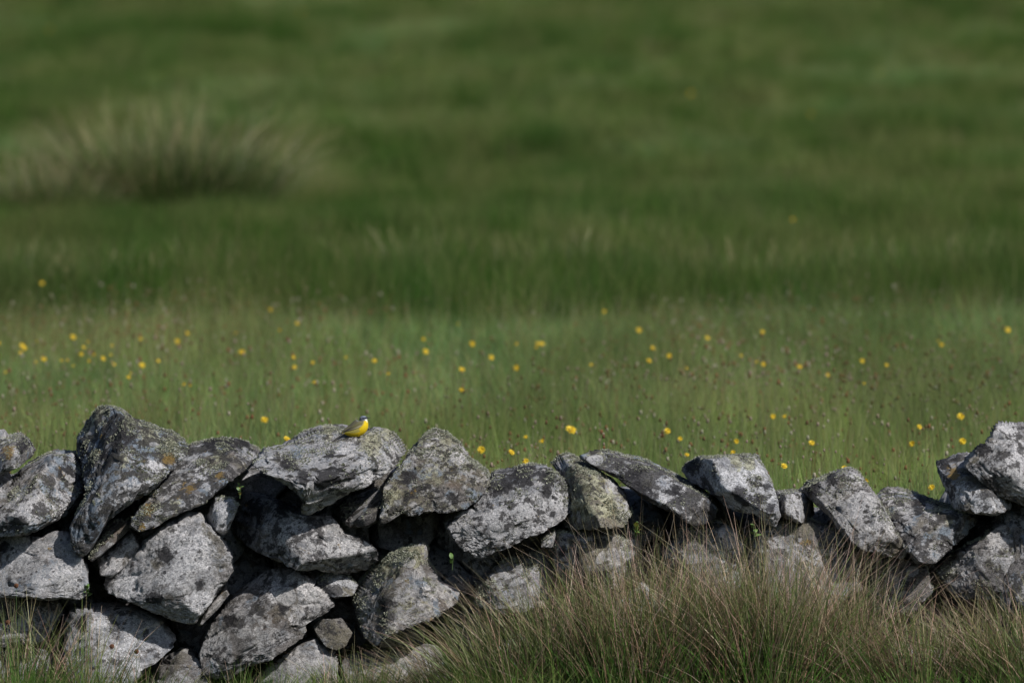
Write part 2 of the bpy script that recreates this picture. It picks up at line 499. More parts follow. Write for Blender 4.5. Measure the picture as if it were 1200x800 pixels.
def patch(kind, seed):
    global rng
    keep = rng
    rng = np.random.default_rng(seed)
    R = 0.38
    parts = []
    def scat(n, clump=0.0):
        p = rng.uniform(-R, R, (n, 2))
        if clump:
            cc = rng.uniform(-R, R, (7, 2))
            k = rng.integers(0, 7, n)
            p = cc[k] + rng.normal(0, clump, (n, 2))
        return np.column_stack([p, np.full(n, -0.03)])
    if kind in (0, 1):           # flowery meadow
        n = 420
        h = rng.uniform(0.10, 0.30, n)
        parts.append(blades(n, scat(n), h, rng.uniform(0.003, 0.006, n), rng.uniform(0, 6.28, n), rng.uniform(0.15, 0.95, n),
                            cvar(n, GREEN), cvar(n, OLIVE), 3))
        n = 70
        tops = blades(n, scat(n), rng.uniform(0.28, 0.46, n), 0.0024, rng.uniform(0, 6.28, n), rng.uniform(0.0, 0.25, n),
                      cvar(n, OLIVE), cvar(n, (0.34, 0.36, 0.17)), 5, head=0.7, headw=2.6)
        parts.append(tops)
        n = 26
        parts.append(blades(n, scat(n), rng.uniform(0.22, 0.42, n), rng.uniform(.005, .008, n), rng.uniform(0, 6.28, n), rng.uniform(0.1, 0.7, n),
                            cvar(n, (0.24, 0.34, 0.10)), cvar(n, (0.46, 0.56, 0.20)), 4))
        n = 10
        parts.append(blades(n, scat(n), rng.uniform(0.30, 0.44, n), 0.003, rng.uniform(0, 6.28, n), rng.uniform(0.0, 0.2, n),
                            cvar(n, (0.14, 0.12, 0.06)), cvar(n, [(0.28, 0.10, 0.07), (0.34, 0.24, 0.20)][kind]), 5, head=1.0, headw=4.0))
        n = 8
        ctr = np.column_stack([rng.uniform(-R, R, (n, 2)), rng.uniform(.27, .42, n)])
        rad = rng.uniform(.0025, .0055, n)
        cube = np.array([[x_, y_, z_] for x_ in (-1, 1) for y_ in (-1, 1) for z_ in (-1.6, 1.6)], float)
        cube[:, :2] *= np.where(cube[:, 2:3] > 0, .6, 1.0)
        Vc = (ctr[:, None] + cube[None] * rad[:, None, None]).reshape(-1, 3)
        Qc = (np.arange(n)[:, None, None] * 8 + np.array([[0, 1, 3, 2], [4, 6, 7, 5], [0, 4, 5, 1], [2, 3, 7, 6], [0, 2, 6, 4], [1, 5, 7, 3]])[None]).reshape(-1, 4)
        pal = np.array([(.36, .15, .09), (.48, .36, .30), (.24, .12, .08), (.55, .50, .38)])[rng.integers(0, 4, n)]
        parts.append((Vc, Qc, np.repeat(pal, 8, axis=0)))
    elif kind == 2:              # bluish lush grass
        n = 460
        parts.append(blades(n, scat(n, 0.12), rng.uniform(0.15, 0.36, n), rng.uniform(0.003, 0.006, n), rng.uniform(0, 6.28, n),
                            rng.uniform(0.15, 0.9, n), cvar(n, (0.10, 0.20, 0.06)), cvar(n, BLUEG), 3))
        n = 16
        parts.append(blades(n, scat(n), rng.uniform(0.3, 0.45, n), 0.0024, rng.uniform(0, 6.28, n), rng.uniform(0.0, 0.25, n),
                            cvar(n, OLIVE), cvar(n, (0.30, 0.27, 0.16)), 5, head=0.8, headw=2.6))
    elif kind == 3:              # rushy pasture
        n = 420
        parts.append(blades(n, scat(n, 0.07), rng.uniform(0.18, 0.40, n), rng.uniform(0.003, 0.005, n), rng.uniform(0, 6.28, n),
                            rng.uniform(0.05, 0.6, n), cvar(n, (0.09,0.17,0.03)), cvar(n, (0.22, 0.29, 0.080)), 3))
        n = 50
        parts.append(blades(n, scat(n, 0.08), rng.uniform(0.22, 0.44, n), rng.uniform(0.003, 0.005, n), rng.uniform(0, 6.28, n),
                            rng.uniform(0.05, 0.6, n), cvar(n, (0.16, 0.17, 0.06)), cvar(n, (0.32, 0.28, 0.15)), 3))
    elif kind == 5:              # band of dark rushes
        n = 480
        parts.append(blades(n, scat(n, 0.09), rng.uniform(0.25, 0.55, n), rng.uniform(0.003, 0.005, n), rng.uniform(0, 6.28, n),
                            rng.uniform(0.05, 0.5, n), cvar(n, RUSH), cvar(n, (0.080, 0.150, 0.030)), 3))
        n = 14
        parts.append(blades(n, scat(n, 0.12), rng.uniform(0.35, 0.58, n), 0.004, rng.uniform(0, 6.28, n),
                            rng.uniform(0.05, 0.4, n), cvar(n, (0.08, 0.10, 0.03)), cvar(n, (0.30, 0.24, 0.14)), 4, head=.6, headw=3))
    else:                        # olive rough grass
        n = 440
        parts.append(blades(n, scat(n, 0.10), rng.uniform(0.10, 0.28, n), rng.uniform(0.003, 0.006, n), rng.uniform(0, 6.28, n),
                            rng.uniform(0.1, 0.8, n), cvar(n, (0.14, 0.21, 0.055)), cvar(n, (0.345, 0.34, 0.14)), 3))
        n = 60
        parts.append(blades(n, scat(n, 0.08), rng.uniform(0.14, 0.34, n), 0.004, rng.uniform(0, 6.28, n),
                            rng.uniform(0.1, 0.8, n), cvar(n, (0.14, 0.13, 0.05)), cvar(n, (0.27, 0.23, 0.12)), 3))
    if kind in (3, 4, 5, 2):
        for cc in rng.uniform(-R, R, (4, 2)):
            n = 34
            p = np.column_stack([cc + rng.normal(0, .03, (n, 2)), np.full(n, -.03)])
            tone = [(0.50, 0.44, 0.24), (0.10, 0.19, 0.03), (0.30, 0.36, 0.12), (0.06, 0.12, 0.02)][rng.integers(0, 4) if kind != 5 else rng.choice([1, 1, 3, 2])]
            hh_ = rng.uniform(.2, .5, n) * (1.0 if kind != 2 else .8)
            parts.append(blades(n, p, hh_, rng.uniform(.004, .008, n), rng.uniform(0, 6.28, n), rng.uniform(.05, .7, n),
                                cvar(n, (0.06, 0.11, 0.02)), cvar(n, tone), 3))
    V, q, c = join(parts)
    me = mesh_np('grass_patch', V, q, c)
    me.materials.append(M_FIELD)
    rng = keep
    return bpy.data.objects.new('grass_patch', me)      # only ever instanced by the meadow

def meadow():
    patches = [patch(k, 100 + k) for k in range(6)]
    pts, kinds, scl = [], [], []
    def band(y0, y1, dens, margin):
        ym = (y0 + y1) / 2
        W = 3.7 * ym / 41.3 / 2 + margin
        n = int((y1 - y0) * 2 * W * dens)
        x = rng.uniform(-W, W, n)
        y = rng.uniform(y0, y1, n)
        return x, y
    XS, YS = [], []
    for y0 in range(42, 126, 4):
        x, y = band(y0, y0 + 4, 7.5 if y0 < 60 else 7.5, 2.0)
        XS.append(x); YS.append(y)
    x = rng.uniform(-17, 17, 7500); y = rng.uniform(42.5, 127, 7500)
    XS.append(x); YS.append(y)
    x = rng.uniform(-4.5, 4.5, 230); y = rng.uniform(38.6, 40.7, 230)
    XS.append(x); YS.append(y)
    X = np.concatenate(XS); Y = np.concatenate(YS)
    keep = ~((Y > 40.8) & (Y < 42.35))
    X, Y = X[keep], Y[keep]
    Z = gz(X, Y)
    P = np.stack([X * 0.9, Y * 0.3, 0 * X], -1)
    v = noise3(P, 77) * .8 + rng.normal(0, 0.3, len(X))
    edge = 56.3 + rng.uniform(-.5, .7, len(X)) + 1.2 * noise3(np.stack([X * 0.5, 0 * X, 0 * X], -1), 3)
    K = np.where(Y < 51.3, np.where(v > 0.45, 2, np.where(v > -0.1, 0, 1)),
                 np.where(Y < edge, np.where(v > -0.45, 2, 0), np.where(Y < edge + 3.0 + 1.5 * noise3(np.stack([X * .8, Y * .1, 0 * X], -1), 8), np.where(v > 0.45, 3, 5),
                 np.where((v > 0.4) & (Y > 76), 2, np.where(v > np.where(Y < 74, .25, -0.25), 4, np.where(v > -.6, 3, 5))))))
    rgh = (Y > edge + 2) & (Y < 70) & ((X < -.6) | (rng.random(len(X)) < .45))
    K = np.where(rgh, np.where(rng.random(len(X)) < .7, 5, 3), K)
    K = np.where(Y < 41, 4, K)
    SC = rng.uniform(0.8, 1.2, len(X)) * np.where(Y > edge, 1.0, 0.95)
    SC = np.where(Y > edge + 2.5, SC * 0.62, SC * 0.92)
    SC = np.where((Y > 60) & (Y < 69.5) & (X > -3.6) & (X < -.9), SC * 0.9, SC)      # short sward before the widest tussock
    SC = np.where(Y < 41, 0.55, SC)
    me = bpy.data.meshes.new('meadow_grass')
    me.vertices.add(len(X))
    me.vertices.foreach_set('co', np.stack([X, Y, Z], -1).astype(np.float32).ravel())
    for nm, tp, arr in (('pk', 'INT', K.astype(np.int32)), ('ps', 'FLOAT', SC.astype(np.float32)),
                        ('pr', 'FLOAT', rng.uniform(0, 6.28, len(X)).astype(np.float32))):
        a = me.attributes.new(nm, tp, 'POINT')
        a.data.foreach_set('value', arr)
    me.materials.append(M_FIELD)
    o = obj('meadow_grass', me)
    o['kind'] = 'stuff'
    o['label'] = 'long green and olive meadow grass with brown seed heads covering the field'
    ng = bpy.data.node_groups.new('meadow', 'GeometryNodeTree')
    ng.interface.new_socket('Geometry', in_out='INPUT', socket_type='NodeSocketGeometry')
    ng.interface.new_socket('Geometry', in_out='OUTPUT', socket_type='NodeSocketGeometry')
    gi = ng.nodes.new('NodeGroupInput'); go = ng.nodes.new('NodeGroupOutput')
    jn = ng.nodes.new('GeometryNodeJoinGeometry')
    def attr(nm, tp):
        a = ng.nodes.new('GeometryNodeInputNamedAttribute')
        a.data_type = tp
        a.inputs['Name'].default_value = nm
        return a.outputs['Attribute']
    rot = ng.nodes.new('ShaderNodeCombineXYZ')
    ng.links.new(attr('pr', 'FLOAT'), rot.inputs[2])
    sc1 = attr('ps', 'FLOAT')
    kk = attr('pk', 'INT')
    for i, po in enumerate(patches):
        ip = ng.nodes.new('GeometryNodeInstanceOnPoints')
        ob = ng.nodes.new('GeometryNodeObjectInfo')
        ob.inputs['Object'].default_value = po
        ob.inputs['As Instance'].default_value = True
        cm = ng.nodes.new('FunctionNodeCompare')
        cm.data_type = 'INT'; cm.operation = 'EQUAL'
        ng.links.new(kk, cm.inputs[2])
        cm.inputs[3].default_value = i
        ng.links.new(gi.outputs[0], ip.inputs['Points'])
        ng.links.new(cm.outputs[0], ip.inputs['Selection'])
        ng.links.new(ob.outputs['Geometry'], ip.inputs['Instance'])
        ng.links.new(rot.outputs[0], ip.inputs['Rotation'])
        ng.links.new(sc1, ip.inputs['Scale'])
        ng.links.new(ip.outputs[0], jn.inputs[0])
    ng.links.new(jn.outputs[0], go.inputs[0])
    md = o.modifiers.new('meadow', 'NODES')
    md.node_group = ng
meadow()

# ------------------------------------------------------------------ the wall
# outlines of the stones (photo pixels on the wall face), pale / dark / yellow-green / blue lichen amounts,
# lean of the face (top away), thickness in m, how far the face is set back, and a label
ST = [
 ([(-30,524),(-18,512),(8,513),(22,509),(31,515),(41,528),(36,537),(25,543),(8,550),(-10,557),(-36,560)], (.45,.3,.45,.2), .35, .28, .00, None),
 ([(-24,596),(0,572),(28,548),(44,538),(60,532),(86,533),(95,546),(101,575),(101,588),(94,596),(66,608),(40,620),(12,624),(-24,624)], (.62,.45,.35,.5), .30, .30, .02, 'broad grey slab streaked with blue-grey lichen at the left'),
 ([(-25,629),(0,625),(22,625),(48,630),(65,621),(83,625),(92,640),(103,668),(105,690),(98,698),(60,699),(0,697),(-28,696)], (.8,.15,.1,.55), .05, .38, .00, None),
 ([(-22,703),(0,702),(45,702),(68,704),(73,720),(64,736),(48,752),(0,756),(-24,740)], (.6,.35,.15,.3), .05, .28, .01, None),
 ([(76,722),(88,712),(105,709),(130,709),(162,714),(186,726),(204,746),(205,752),(190,768),(170,784),(150,806),(110,812),(84,792),(74,760)], (.75,.3,.1,.1), .12, .38, .00, None),
 ([(198,768),(212,760),(226,766),(237,776),(245,792),(248,815),(205,826),(160,820),(168,800),(178,782)], (.45,.2,.4,.1), .12, .28, .03, None),
 ([(-26,762),(10,758),(50,760),(70,772),(80,798),(70,830),(20,836),(-28,826)], (.5,.3,.2,.1), .05, .28, .05, None),
 ([(104,490),(112,481),(126,478),(140,484),(160,496),(180,503),(199,508),(214,518),(221,530),(208,542),(192,558),(176,574),(150,588),(130,604),(122,618),(112,636),(102,647),(90,640),(83,612),(92,596),(103,575),(94,550),(88,530),(89,516),(97,503)], (.42,.62,.75,.95), .25, .30, .00, 'tallest stone with yellow-green lichen crown and dark hollow'),
 ([(210,535),(222,524),(245,517),(262,515),(275,517),(290,522),(302,532),(303,541),(290,551),(270,562),(255,575),(240,586),(215,596),(185,612),(165,617),(152,612),(156,600),(175,580),(192,562),(200,548)], (.5,.6,.5,.45), .30, .26, .03, 'slanting dark stone with orange lichen fleck'),
 ([(298,541),(308,527),(328,524),(344,516),(354,509),(376,502),(400,503),(426,507),(446,502),(460,508),(470,518),(476,530),(468,542),(440,560),(400,579),(378,592),(362,599),(353,595),(356,582),(348,570),(330,558),(312,549)], (.85,.34,.42,.62), .50, .32, -.03, 'pale slab where the bird perches, black lichen patch in front'),
 ([(448,570),(458,558),(474,538),(482,527),(498,511),(510,505),(524,510),(540,523),(549,538),(570,553),(576,562),(568,576),(548,592),(528,598),(508,595),(480,602),(466,603),(448,613),(444,600),(449,588)], (.55,.42,.8,.5), .25, .30, -.01, 'peaked stone crusted with yellow-green lichen'),
 ([(388,600),(402,588),(420,578),(436,569),(446,572),(450,590),(446,606),(432,614),(410,613),(396,608)], (.6,.45,.4,.3), .15, .24, .05, None),
 ([(268,585),(280,577),(312,583),(328,590),(352,600),(390,602),(402,620),(424,627),(440,637),(443,652),(434,668),(405,670),(370,665),(335,659),(307,648),(282,638),(269,624),(265,604)], (.62,.42,.12,.1), .05, .40, -.01, 'long flat rough grey stone under the perch slab'),
 ([(246,594),(252,583),(272,584),(280,591),(275,604),(268,620),(262,627),(250,619),(241,611)], (.85,.1,.3,.1), .05, .16, .02, 'small pale wedge stone'),
 ([(121,686),(125,676),(150,657),(170,632),(195,613),(217,602),(233,603),(250,620),(263,635),(271,650),(273,667),(263,683),(246,705),(229,727),(207,725),(182,715),(150,701),(125,693)], (.78,.12,.12,.05), .10, .32, -.03, 'large rounded pale grey stone in the middle of the lower left'),
 ([(265,686),(268,696),(257,711),(236,732),(229,730),(246,708),(258,692)], (.7,.1,.1,.1), .10, .16, .02, None),
 ([(105,652),(120,625),(134,611),(150,610),(153,618),(140,632),(122,647),(108,657)], (.2,.15,.45,.1), .10, .16, .03, None),
 ([(112,655),(122,649),(140,634),(154,623),(164,640),(155,656),(131,675),(119,672)], (.75,.2,.2,.1), .10, .18, .03, None),
 ([(242,742),(254,722),(268,704),(287,687),(312,671),(327,665),(345,667),(362,677),(382,695),(392,707),(381,719),(361,726),(356,745),(332,760),(315,772),(290,781),(265,798),(240,790),(234,765)], (.62,.3,.25,.15), .12, .32, .00, 'large mottled lichened stone at the foot, under the long flat one'),
 ([(368,678),(378,670),(390,667),(405,673),(420,685),(414,696),(392,699),(376,692)], (.35,.5,.35,.1), .05, .18, .05, None),
 ([(433,670),(446,655),(460,647),(480,640),(496,635),(502,643),(503,660),(517,682),(538,692),(536,706),(515,721),(470,736),(440,755),(428,745),(418,722),(411,702),(420,687)], (.55,.15,.65,.35), .15, .30, .01, 'blocky stone with greenish lichen above the grass'),
 ([(366,733),(375,725),(400,724),(413,740),(406,756),(395,761),(382,756),(370,744)], (.5,.3,.35,.1), .08, .18, .04, None),
 ([(318,778),(340,760),(369,746),(381,757),(393,763),(397,782),(402,818),(340,830),(276,822),(296,790)], (.55,.2,.35,.2), .10, .28, .03, None),
 ([(402,770),(440,760),(500,757),(540,765),(556,800),(540,830),(410,832)], (.5,.25,.4,.1), .10, .28, .04, None),
 ([(519,609),(530,600),(546,592),(568,572),(578,555),(600,551),(620,547),(640,547),(650,553),(662,562),(670,580),(671,592),(658,608),(632,622),(600,636),(572,648),(556,651),(542,640),(530,628)], (.88,.40,.3,.35), .30, .28, -.02, 'slab with bright pale lichen sheet and black flecks'),
 ([(646,547),(658,534),(672,535),(690,545),(704,554),(720,563),(731,574),(736,588),(741,598),(729,612),(700,617),(680,617),(662,619),(655,609),(669,592),(667,578),(658,563)], (.25,.3,.75,.05), .30, .28, .00, 'olive lichen-covered boulder'),
 ([(678,535),(692,528),(710,529),(730,536),(752,540),(770,548),(792,559),(812,569),(830,580),(839,592),(836,606),(816,612),(800,609),(792,597),(770,590),(754,583),(740,571),(720,557),(696,548)], (.45,.62,.3,.45), .35, .28, .02, 'long dark humped stone'),
 ([(801,556),(804,547),(818,538),(836,536),(856,534),(874,533),(889,535),(895,547),(904,564),(911,584),(913,600),(908,612),(897,610),(884,599),(860,596),(847,592),(840,582),(822,571),(808,566)], (.88,.3,.45,.05), .15, .30, -.02, 'upright pale stone with round black lichen spots'),
 ([(909,577),(928,575),(942,577),(953,589),(955,605),(934,614),(914,613)], (.5,.3,.3,.1), .20, .24, .05, None),
 ([(937,578),(950,567),(966,562),(984,555),(996,551),(1007,554),(1015,565),(1027,580),(1040,600),(1054,624),(1063,642),(1056,651),(1035,645),(1008,640),(988,626),(974,606),(956,591)], (.66,.35,.3,.05), .25, .28, -.01, 'grey stone tilted down to the right with black underside edge'),
 ([(1028,582),(1040,574),(1056,575),(1072,580),(1096,588),(1120,595),(1140,603),(1147,608),(1133,622),(1112,640),(1098,650),(1090,659),(1072,656),(1058,640),(1045,612)], (.5,.5,.35,.55), .25, .28, .02, None),
 ([(1128,542),(1142,522),(1154,514),(1160,506),(1166,496),(1172,493),(1186,495),(1202,498),(1236,510),(1256,545),(1238,580),(1204,592),(1186,586),(1168,577),(1154,566),(1140,553)], (.62,.4,.2,.15), .20, .32, -.01, 'big grey stone standing highest at the right end'),
 ([(1098,542),(1110,540),(1128,532),(1146,532),(1166,552),(1186,574),(1182,592),(1164,599),(1138,598),(1116,593),(1111,580),(1105,566),(1100,554)], (.45,.4,.2,.15), .10, .30, .015, None),
 ([(1094,672),(1120,648),(1150,631),(1172,615),(1194,614),(1232,622),(1252,680),(1190,700),(1120,700)], (.45,.2,.4,.05), .25, .30, .02, None),
 ([(868,650),(890,624),(920,611),(950,610),(985,626),(1002,650),(1010,690),(960,714),(888,708)], (.4,.3,.35,.05), .20, .28, .05, None),
 ([(640,640),(652,624),(700,619),(735,619),(752,640),(744,680),(690,696),(655,680)], (.45,.3,.5,.05), .15, .28, .04, None),
 ([(634,629),(642,622),(651,622),(655,632),(648,641),(634,640)], (.5,.2,.5,.05), .10, .12, .05, None),
 ([(554,684),(575,668),(592,657),(638,646),(652,672),(644,708),(590,718),(558,708)], (.55,.3,.4,.2), .15, .26, .05, None),
 ([(776,650),(800,622),(836,610),(864,622),(876,650),(870,690),(820,704),(780,694)], (.35,.35,.4,.05), .20, .26, .06, None),
 ([(838,622),(850,614),(864,624),(868,638),(852,644),(838,636)], (.9,.1,.1,.05), .10, .14, .02, None),
 ([(1010,690),(1018,660),(1046,650),(1084,660),(1094,690),(1070,716),(1028,716)], (.35,.4,.35,.05), .20, .26, .06, None),
]

def inside(poly, x, y):
    r = False
    j = len(poly) - 1
    for i in range(len(poly)):
        xi, yi = poly[i]; xj, yj = poly[j]
        if (yi > y) != (yj > y) and x < (xj - xi) * (y - yi) / (yj - yi) + xi:
            r = not r
        j = i
    return r

import bmesh
_ico = {}
def ico(level):
    if level not in _ico:
        bm = bmesh.new()
        bmesh.ops.create_icosphere(bm, subdivisions=level, radius=1)
        V = np.array([v.co[:] for v in bm.verts]); T = np.array([[v.index for v in f.verts] for f in bm.faces])
        bm.free()
        _ico[level] = (V, T)
    return _ico[level]

def refit(P, th, R, amt=1.0):
    """scale a stone in its plane so that its outline comes back to the traced radius R(th)"""
    NB = 90
    a = np.arctan2(P[:, 2], P[:, 0]); rad = np.hypot(P[:, 0], P[:, 2])
    b = ((a + np.pi) / (2 * np.pi) * NB).astype(int) % NB
    mx = np.zeros(NB)
    tgt = np.interp(a, np.append(th, np.pi), np.append(R, R[0]))
    np.maximum.at(mx, b, rad / tgt)
    mx = np.where(mx < .3, 1, mx)
    mx = (np.roll(mx, 1) + 2 * mx + np.roll(mx, -1)) / 4
    c = (np.arange(NB) + .5) / NB * 2 * np.pi - np.pi
    f = np.interp(a, np.concatenate([[c[-1] - 2 * np.pi], c, [c[0] + 2 * np.pi]]), np.concatenate([[mx[-1]], mx, [mx[0]]]))
    k = 1 + (1 / f - 1) * amt
    Q = P.copy()
    Q[:, 0] *= k; Q[:, 2] *= k
    return Q

def make_stone(poly, D, lean, thick, level, seed, rough=1.0, sm=3):
    """closed stone whose outline on the plane y = D follows poly; returns mesh, location, angle, BVH"""
    r_ = np.random.default_rng(seed)
    Pw = np.array([w(px, py, D) for px, py in poly])[:, [0, 2]]
    # densify and take the area centroid
    A = 0; c = np.zeros(2)
    for i in range(len(Pw)):
        a, b = Pw[i - 1], Pw[i]
        cr = a[0] * b[1] - a[1] * b[0]
        A += cr; c += (a + b) * cr
    cen = c / (3 * A)
    Q = Pw - cen
    cov = np.zeros((2, 2)); n_ = 0
    for i in range(len(Q)):
        a, b = Q[i - 1], Q[i]
        L = np.linalg.norm(b - a)
        for t in np.linspace(0, 1, 8)[:-1]:
            p = a + (b - a) * t
            cov += np.outer(p, p) * L; n_ += L
    ev, U = np.linalg.eigh(cov / n_)
    e1 = U[:, 1]; e1 = e1 if e1[0] > 0 else -e1
    ang = math.atan2(e1[1], e1[0])
    e2 = np.array([-e1[1], e1[0]])
    s1, s2 = math.sqrt(ev[1]) * 1.2, math.sqrt(ev[0]) * 1.2
    q = np.stack([Q @ e1 / s1, Q @ e2 / s2], -1)          # whitened outline
    K = 720
    th = np.linspace(-np.pi, np.pi, K, endpoint=False)
    dx, dy = np.cos(th), np.sin(th)
    R = np.zeros(K)
    for i in range(len(q)):
        a, b = q[i - 1], q[i]
        e = b - a
        den = dx * e[1] - dy * e[0]
        den = np.where(abs(den) < 1e-9, 1e-9, den)
        t = (a[0] * e[1] - a[1] * e[0]) / den
        u = (a[0] * dy - a[1] * dx) / den
        ok = (t > 0) & (u >= -1e-6) & (u <= 1 + 1e-6)
        R = np.where(ok, np.maximum(R, t), R)
    R = np.where(R <= 0, np.median(R), R)
    ker = np.exp(-np.arange(-12, 13) ** 2 / (2.0 * sm * sm)); ker /= ker.sum()
    Rp = np.concatenate([R[-12:], R, R[:12]])
    R = np.convolve(Rp, ker, mode='valid')
    V, T = ico(level)
    # whitened sphere: x,z in plane, y depth (towards camera = -)
    ph = np.arctan2(V[:, 2], V[:, 0])
    s = np.abs(V[:, 1]); cc = np.sqrt(np.clip(1 - s * s, 0, 1))
    e = 0.30
    rho = cc ** e
    dep = np.sign(V[:, 1]) * s ** e
    r = np.interp((ph + np.pi) % (2 * np.pi) - np.pi, np.append(th, np.pi), np.append(R, R[0]))
    x = rho * r * np.cos(ph); z = rho * r * np.sin(ph)
    P = np.stack([x, dep, z], -1)
    # broken facets on the face
    for k in range(12):
        nrm = r_.normal(0, 1, 3); nrm[1] = -abs(nrm[1]) - 0.9
        wz = nrm[0] * s1 * math.sin(ang) + nrm[2] * s2 * math.cos(ang)
        if wz < -0.02 and r_.random() < .8:
            nrm[0] = -nrm[0]; nrm[2] = -nrm[2]
        if k % 4 == 3:
            nrm[1] = -nrm[1]
        nrm /= np.linalg.norm(nrm)
        sup = np.max(P @ nrm)
        cut = sup * r_.uniform(0.62, 0.90)
        ex = np.clip(P @ nrm - cut, 0, None)
        P = P - ex[:, None] * nrm[None] * 0.98
    ht = thick / 2
    P = refit(P, th, R)
    X = P[:, 0] * s1; Z = P[:, 2] * s2; Y = P[:, 1] * ht
    L = np.stack([X, Y, Z], -1)
    size = min(s1, s2, 0.15)
    # layered + lumpy relief, elongated along the slab
    so = seed * 3.17
    G = np.stack([X * 0.5, Y, Z], -1)
    nd = L / (np.linalg.norm(L / np.array([s1, ht, s2]), axis=1)[:, None] + 1e-6) / np.array([s1, ht, s2]) ** 2
    nd /= np.linalg.norm(nd, axis=1)[:, None] + 1e-9
    d = 0.0055 * noise3(G * 14 + so, seed) + 0.0042 * noise3(G * 33 + so, seed + 1)
    rid = 1 - np.abs(noise3(G * 24 + so + 5, seed + 2))
    d += 0.007 * (rid - 0.7)
    d += 0.0045 * noise3(G * 80 + so, seed + 3) + 0.004 * noise3(L * 190 + so, seed + 4)
    cr = np.abs(noise3(np.stack([X * 4, Y * 10, Z * 26], -1) + so, seed + 6))
    d -= 0.014 * np.clip(1 - cr / 0.07, 0, 1) ** 1.5
    sc_ = np.clip(size / 0.10, 0.35, 1.1) * rough
    # keep the outline close to the traced one
    L = L + nd * (d * sc_)[:, None]
    Lq = refit(np.stack([L[:, 0] / s1, L[:, 1], L[:, 2] / s2], -1), th, R * 1.02, 1.0)
    L = np.stack([Lq[:, 0] * s1, Lq[:, 1], Lq[:, 2] * s2], -1)
    L[:, 1] = L[:, 1] + (L[:, 2] * math.cos(ang) + L[:, 0] * math.sin(ang)) * lean
    L[:, 1] += (L[:, 0] * math.cos(ang) - L[:, 2] * math.sin(ang)) * r_.uniform(-0.25, 0.25)
    me = mesh_np('stone', L, T, smooth=True)
    return me, Vector((cen[0], D, cen[1])), ang, L, T

wall_c = w(600, 830, 41.35)
wall = thing('dry_stone_wall', 'low dry stone wall of grey lichened boulders crossing the meadow', 'wall', (0, 41.45, 0.3))
BD = 41.36
stone_info = {}

def add_stone(poly, par, lean, thick, back, label, level, seed, rough=1.0, sm=3, marks=None):
    me, loc, ang, L, T = make_stone(poly, BD + back, lean, thick, level, seed, rough, sm)
    me.materials.append(M_STONE)
    o = obj('stone', me, wall)
    o.location = loc - wall.location
    o.rotation_euler = (0, -ang, 0)
    o.color = par
    if label:
        o['label'] = label
    Mw = Matrix.Translation(loc) @ Matrix.Rotation(-ang, 4, 'Y')
    paint_marks(o, Mw, L, marks)
    return o, Mw, L, T

def paint_marks(o, Mw, L, marks):
    """lichen and other patches at particular places of a stone, painted shade among them: black / white / orange / yellow-green masks"""
    m = np.zeros((len(L), 4), dtype=np.float32)
    if marks:
        A = np.array(Mw)
        W = L @ A[:3, :3].T + A[:3, 3]
        for px, py, rad, k in marks:
            c = w(px, py, BD)
            d = np.hypot(W[:, 0] - c[0], W[:, 2] - c[2]) / (rad * 0.0031)
            v = np.clip(1.12 - d * .62, 0, 1)
            j = 'kwoy'.index(k)
            m[:, j] = np.maximum(m[:, j], v)
    a = o.data.color_attributes.new('Mark', 'FLOAT_COLOR', 'POINT')
    a.data.foreach_set('color', m.ravel())

def lichen(o, Mw, L, T, n, seed, zmin=0.25, col=(0.41, 0.42, 0.32)):
    """small leafy lichen flakes rooted on the upper surfaces of a stone"""
    r_ = np.random.default_rng(seed)
    a, b, c = L[T[:, 0]], L[T[:, 1]], L[T[:, 2]]
    nr = np.cross(b - a, c - a)
    ar = np.linalg.norm(nr, axis=1)
    nr /= ar[:, None] + 1e-12
    Rm = np.array(Mw.to_3x3())
    nw = nr @ Rm.T
    cen = (a + b + c) / 3
    cw = cen @ Rm.T
    zrel = (cw[:, 2] - cw[:, 2].min()) / (np.ptp(cw[:, 2]) + 1e-9)
    m = 1.5 * noise3(cen * 20 + seed, 31) - .1 + 0.6 * (nw[:, 2] - 0.4) + 0.8 * (zrel - 0.7)
    pr = ar * (nw[:, 2] > zmin) * np.clip(m, 0, 1) * (nw[:, 1] < 0.7)
    if pr.sum() <= 0:
        return
    k = r_.choice(len(cen), n, p=pr / pr.sum())
    p = cen[k] + r_.normal(0, 0.0015, (n, 3))
    nn = nr[k]
    V, Q, Cc = [], [], []
    for j in range(3):
        d = nn * 1.0 + r_.normal(0, 0.75, (n, 3))
        d /= np.linalg.norm(d, axis=1)[:, None]
        t = np.cross(d, r_.normal(0, 1, (n, 3)))
        t /= np.linalg.norm(t, axis=1)[:, None] + 1e-9
        h = r_.uniform(0.0025, 0.0062, n)[:, None]; wd = h * r_.uniform(0.25, 0.5, n)[:, None]
        q = np.stack([p - nn * 0.002, p + d * h * 0.6 - t * wd, p + d * h, p + d * h * 0.6 + t * wd], 1).reshape(-1, 3)
        V.append(q)
        Q.append(np.arange(len(q)).reshape(-1, 4) + j * len(q))
        cv = np.array(col)[None] * r_.uniform(0.7, 1.1, (n, 1))
        Cc.append(np.repeat(cv, 4, axis=0))
    me = mesh_np('lichen', np.concatenate(V), np.concatenate(Q), np.concatenate(Cc))
    l = obj('lichen', me, o, M_LICHEN)
    l['kind'] = 'stuff'

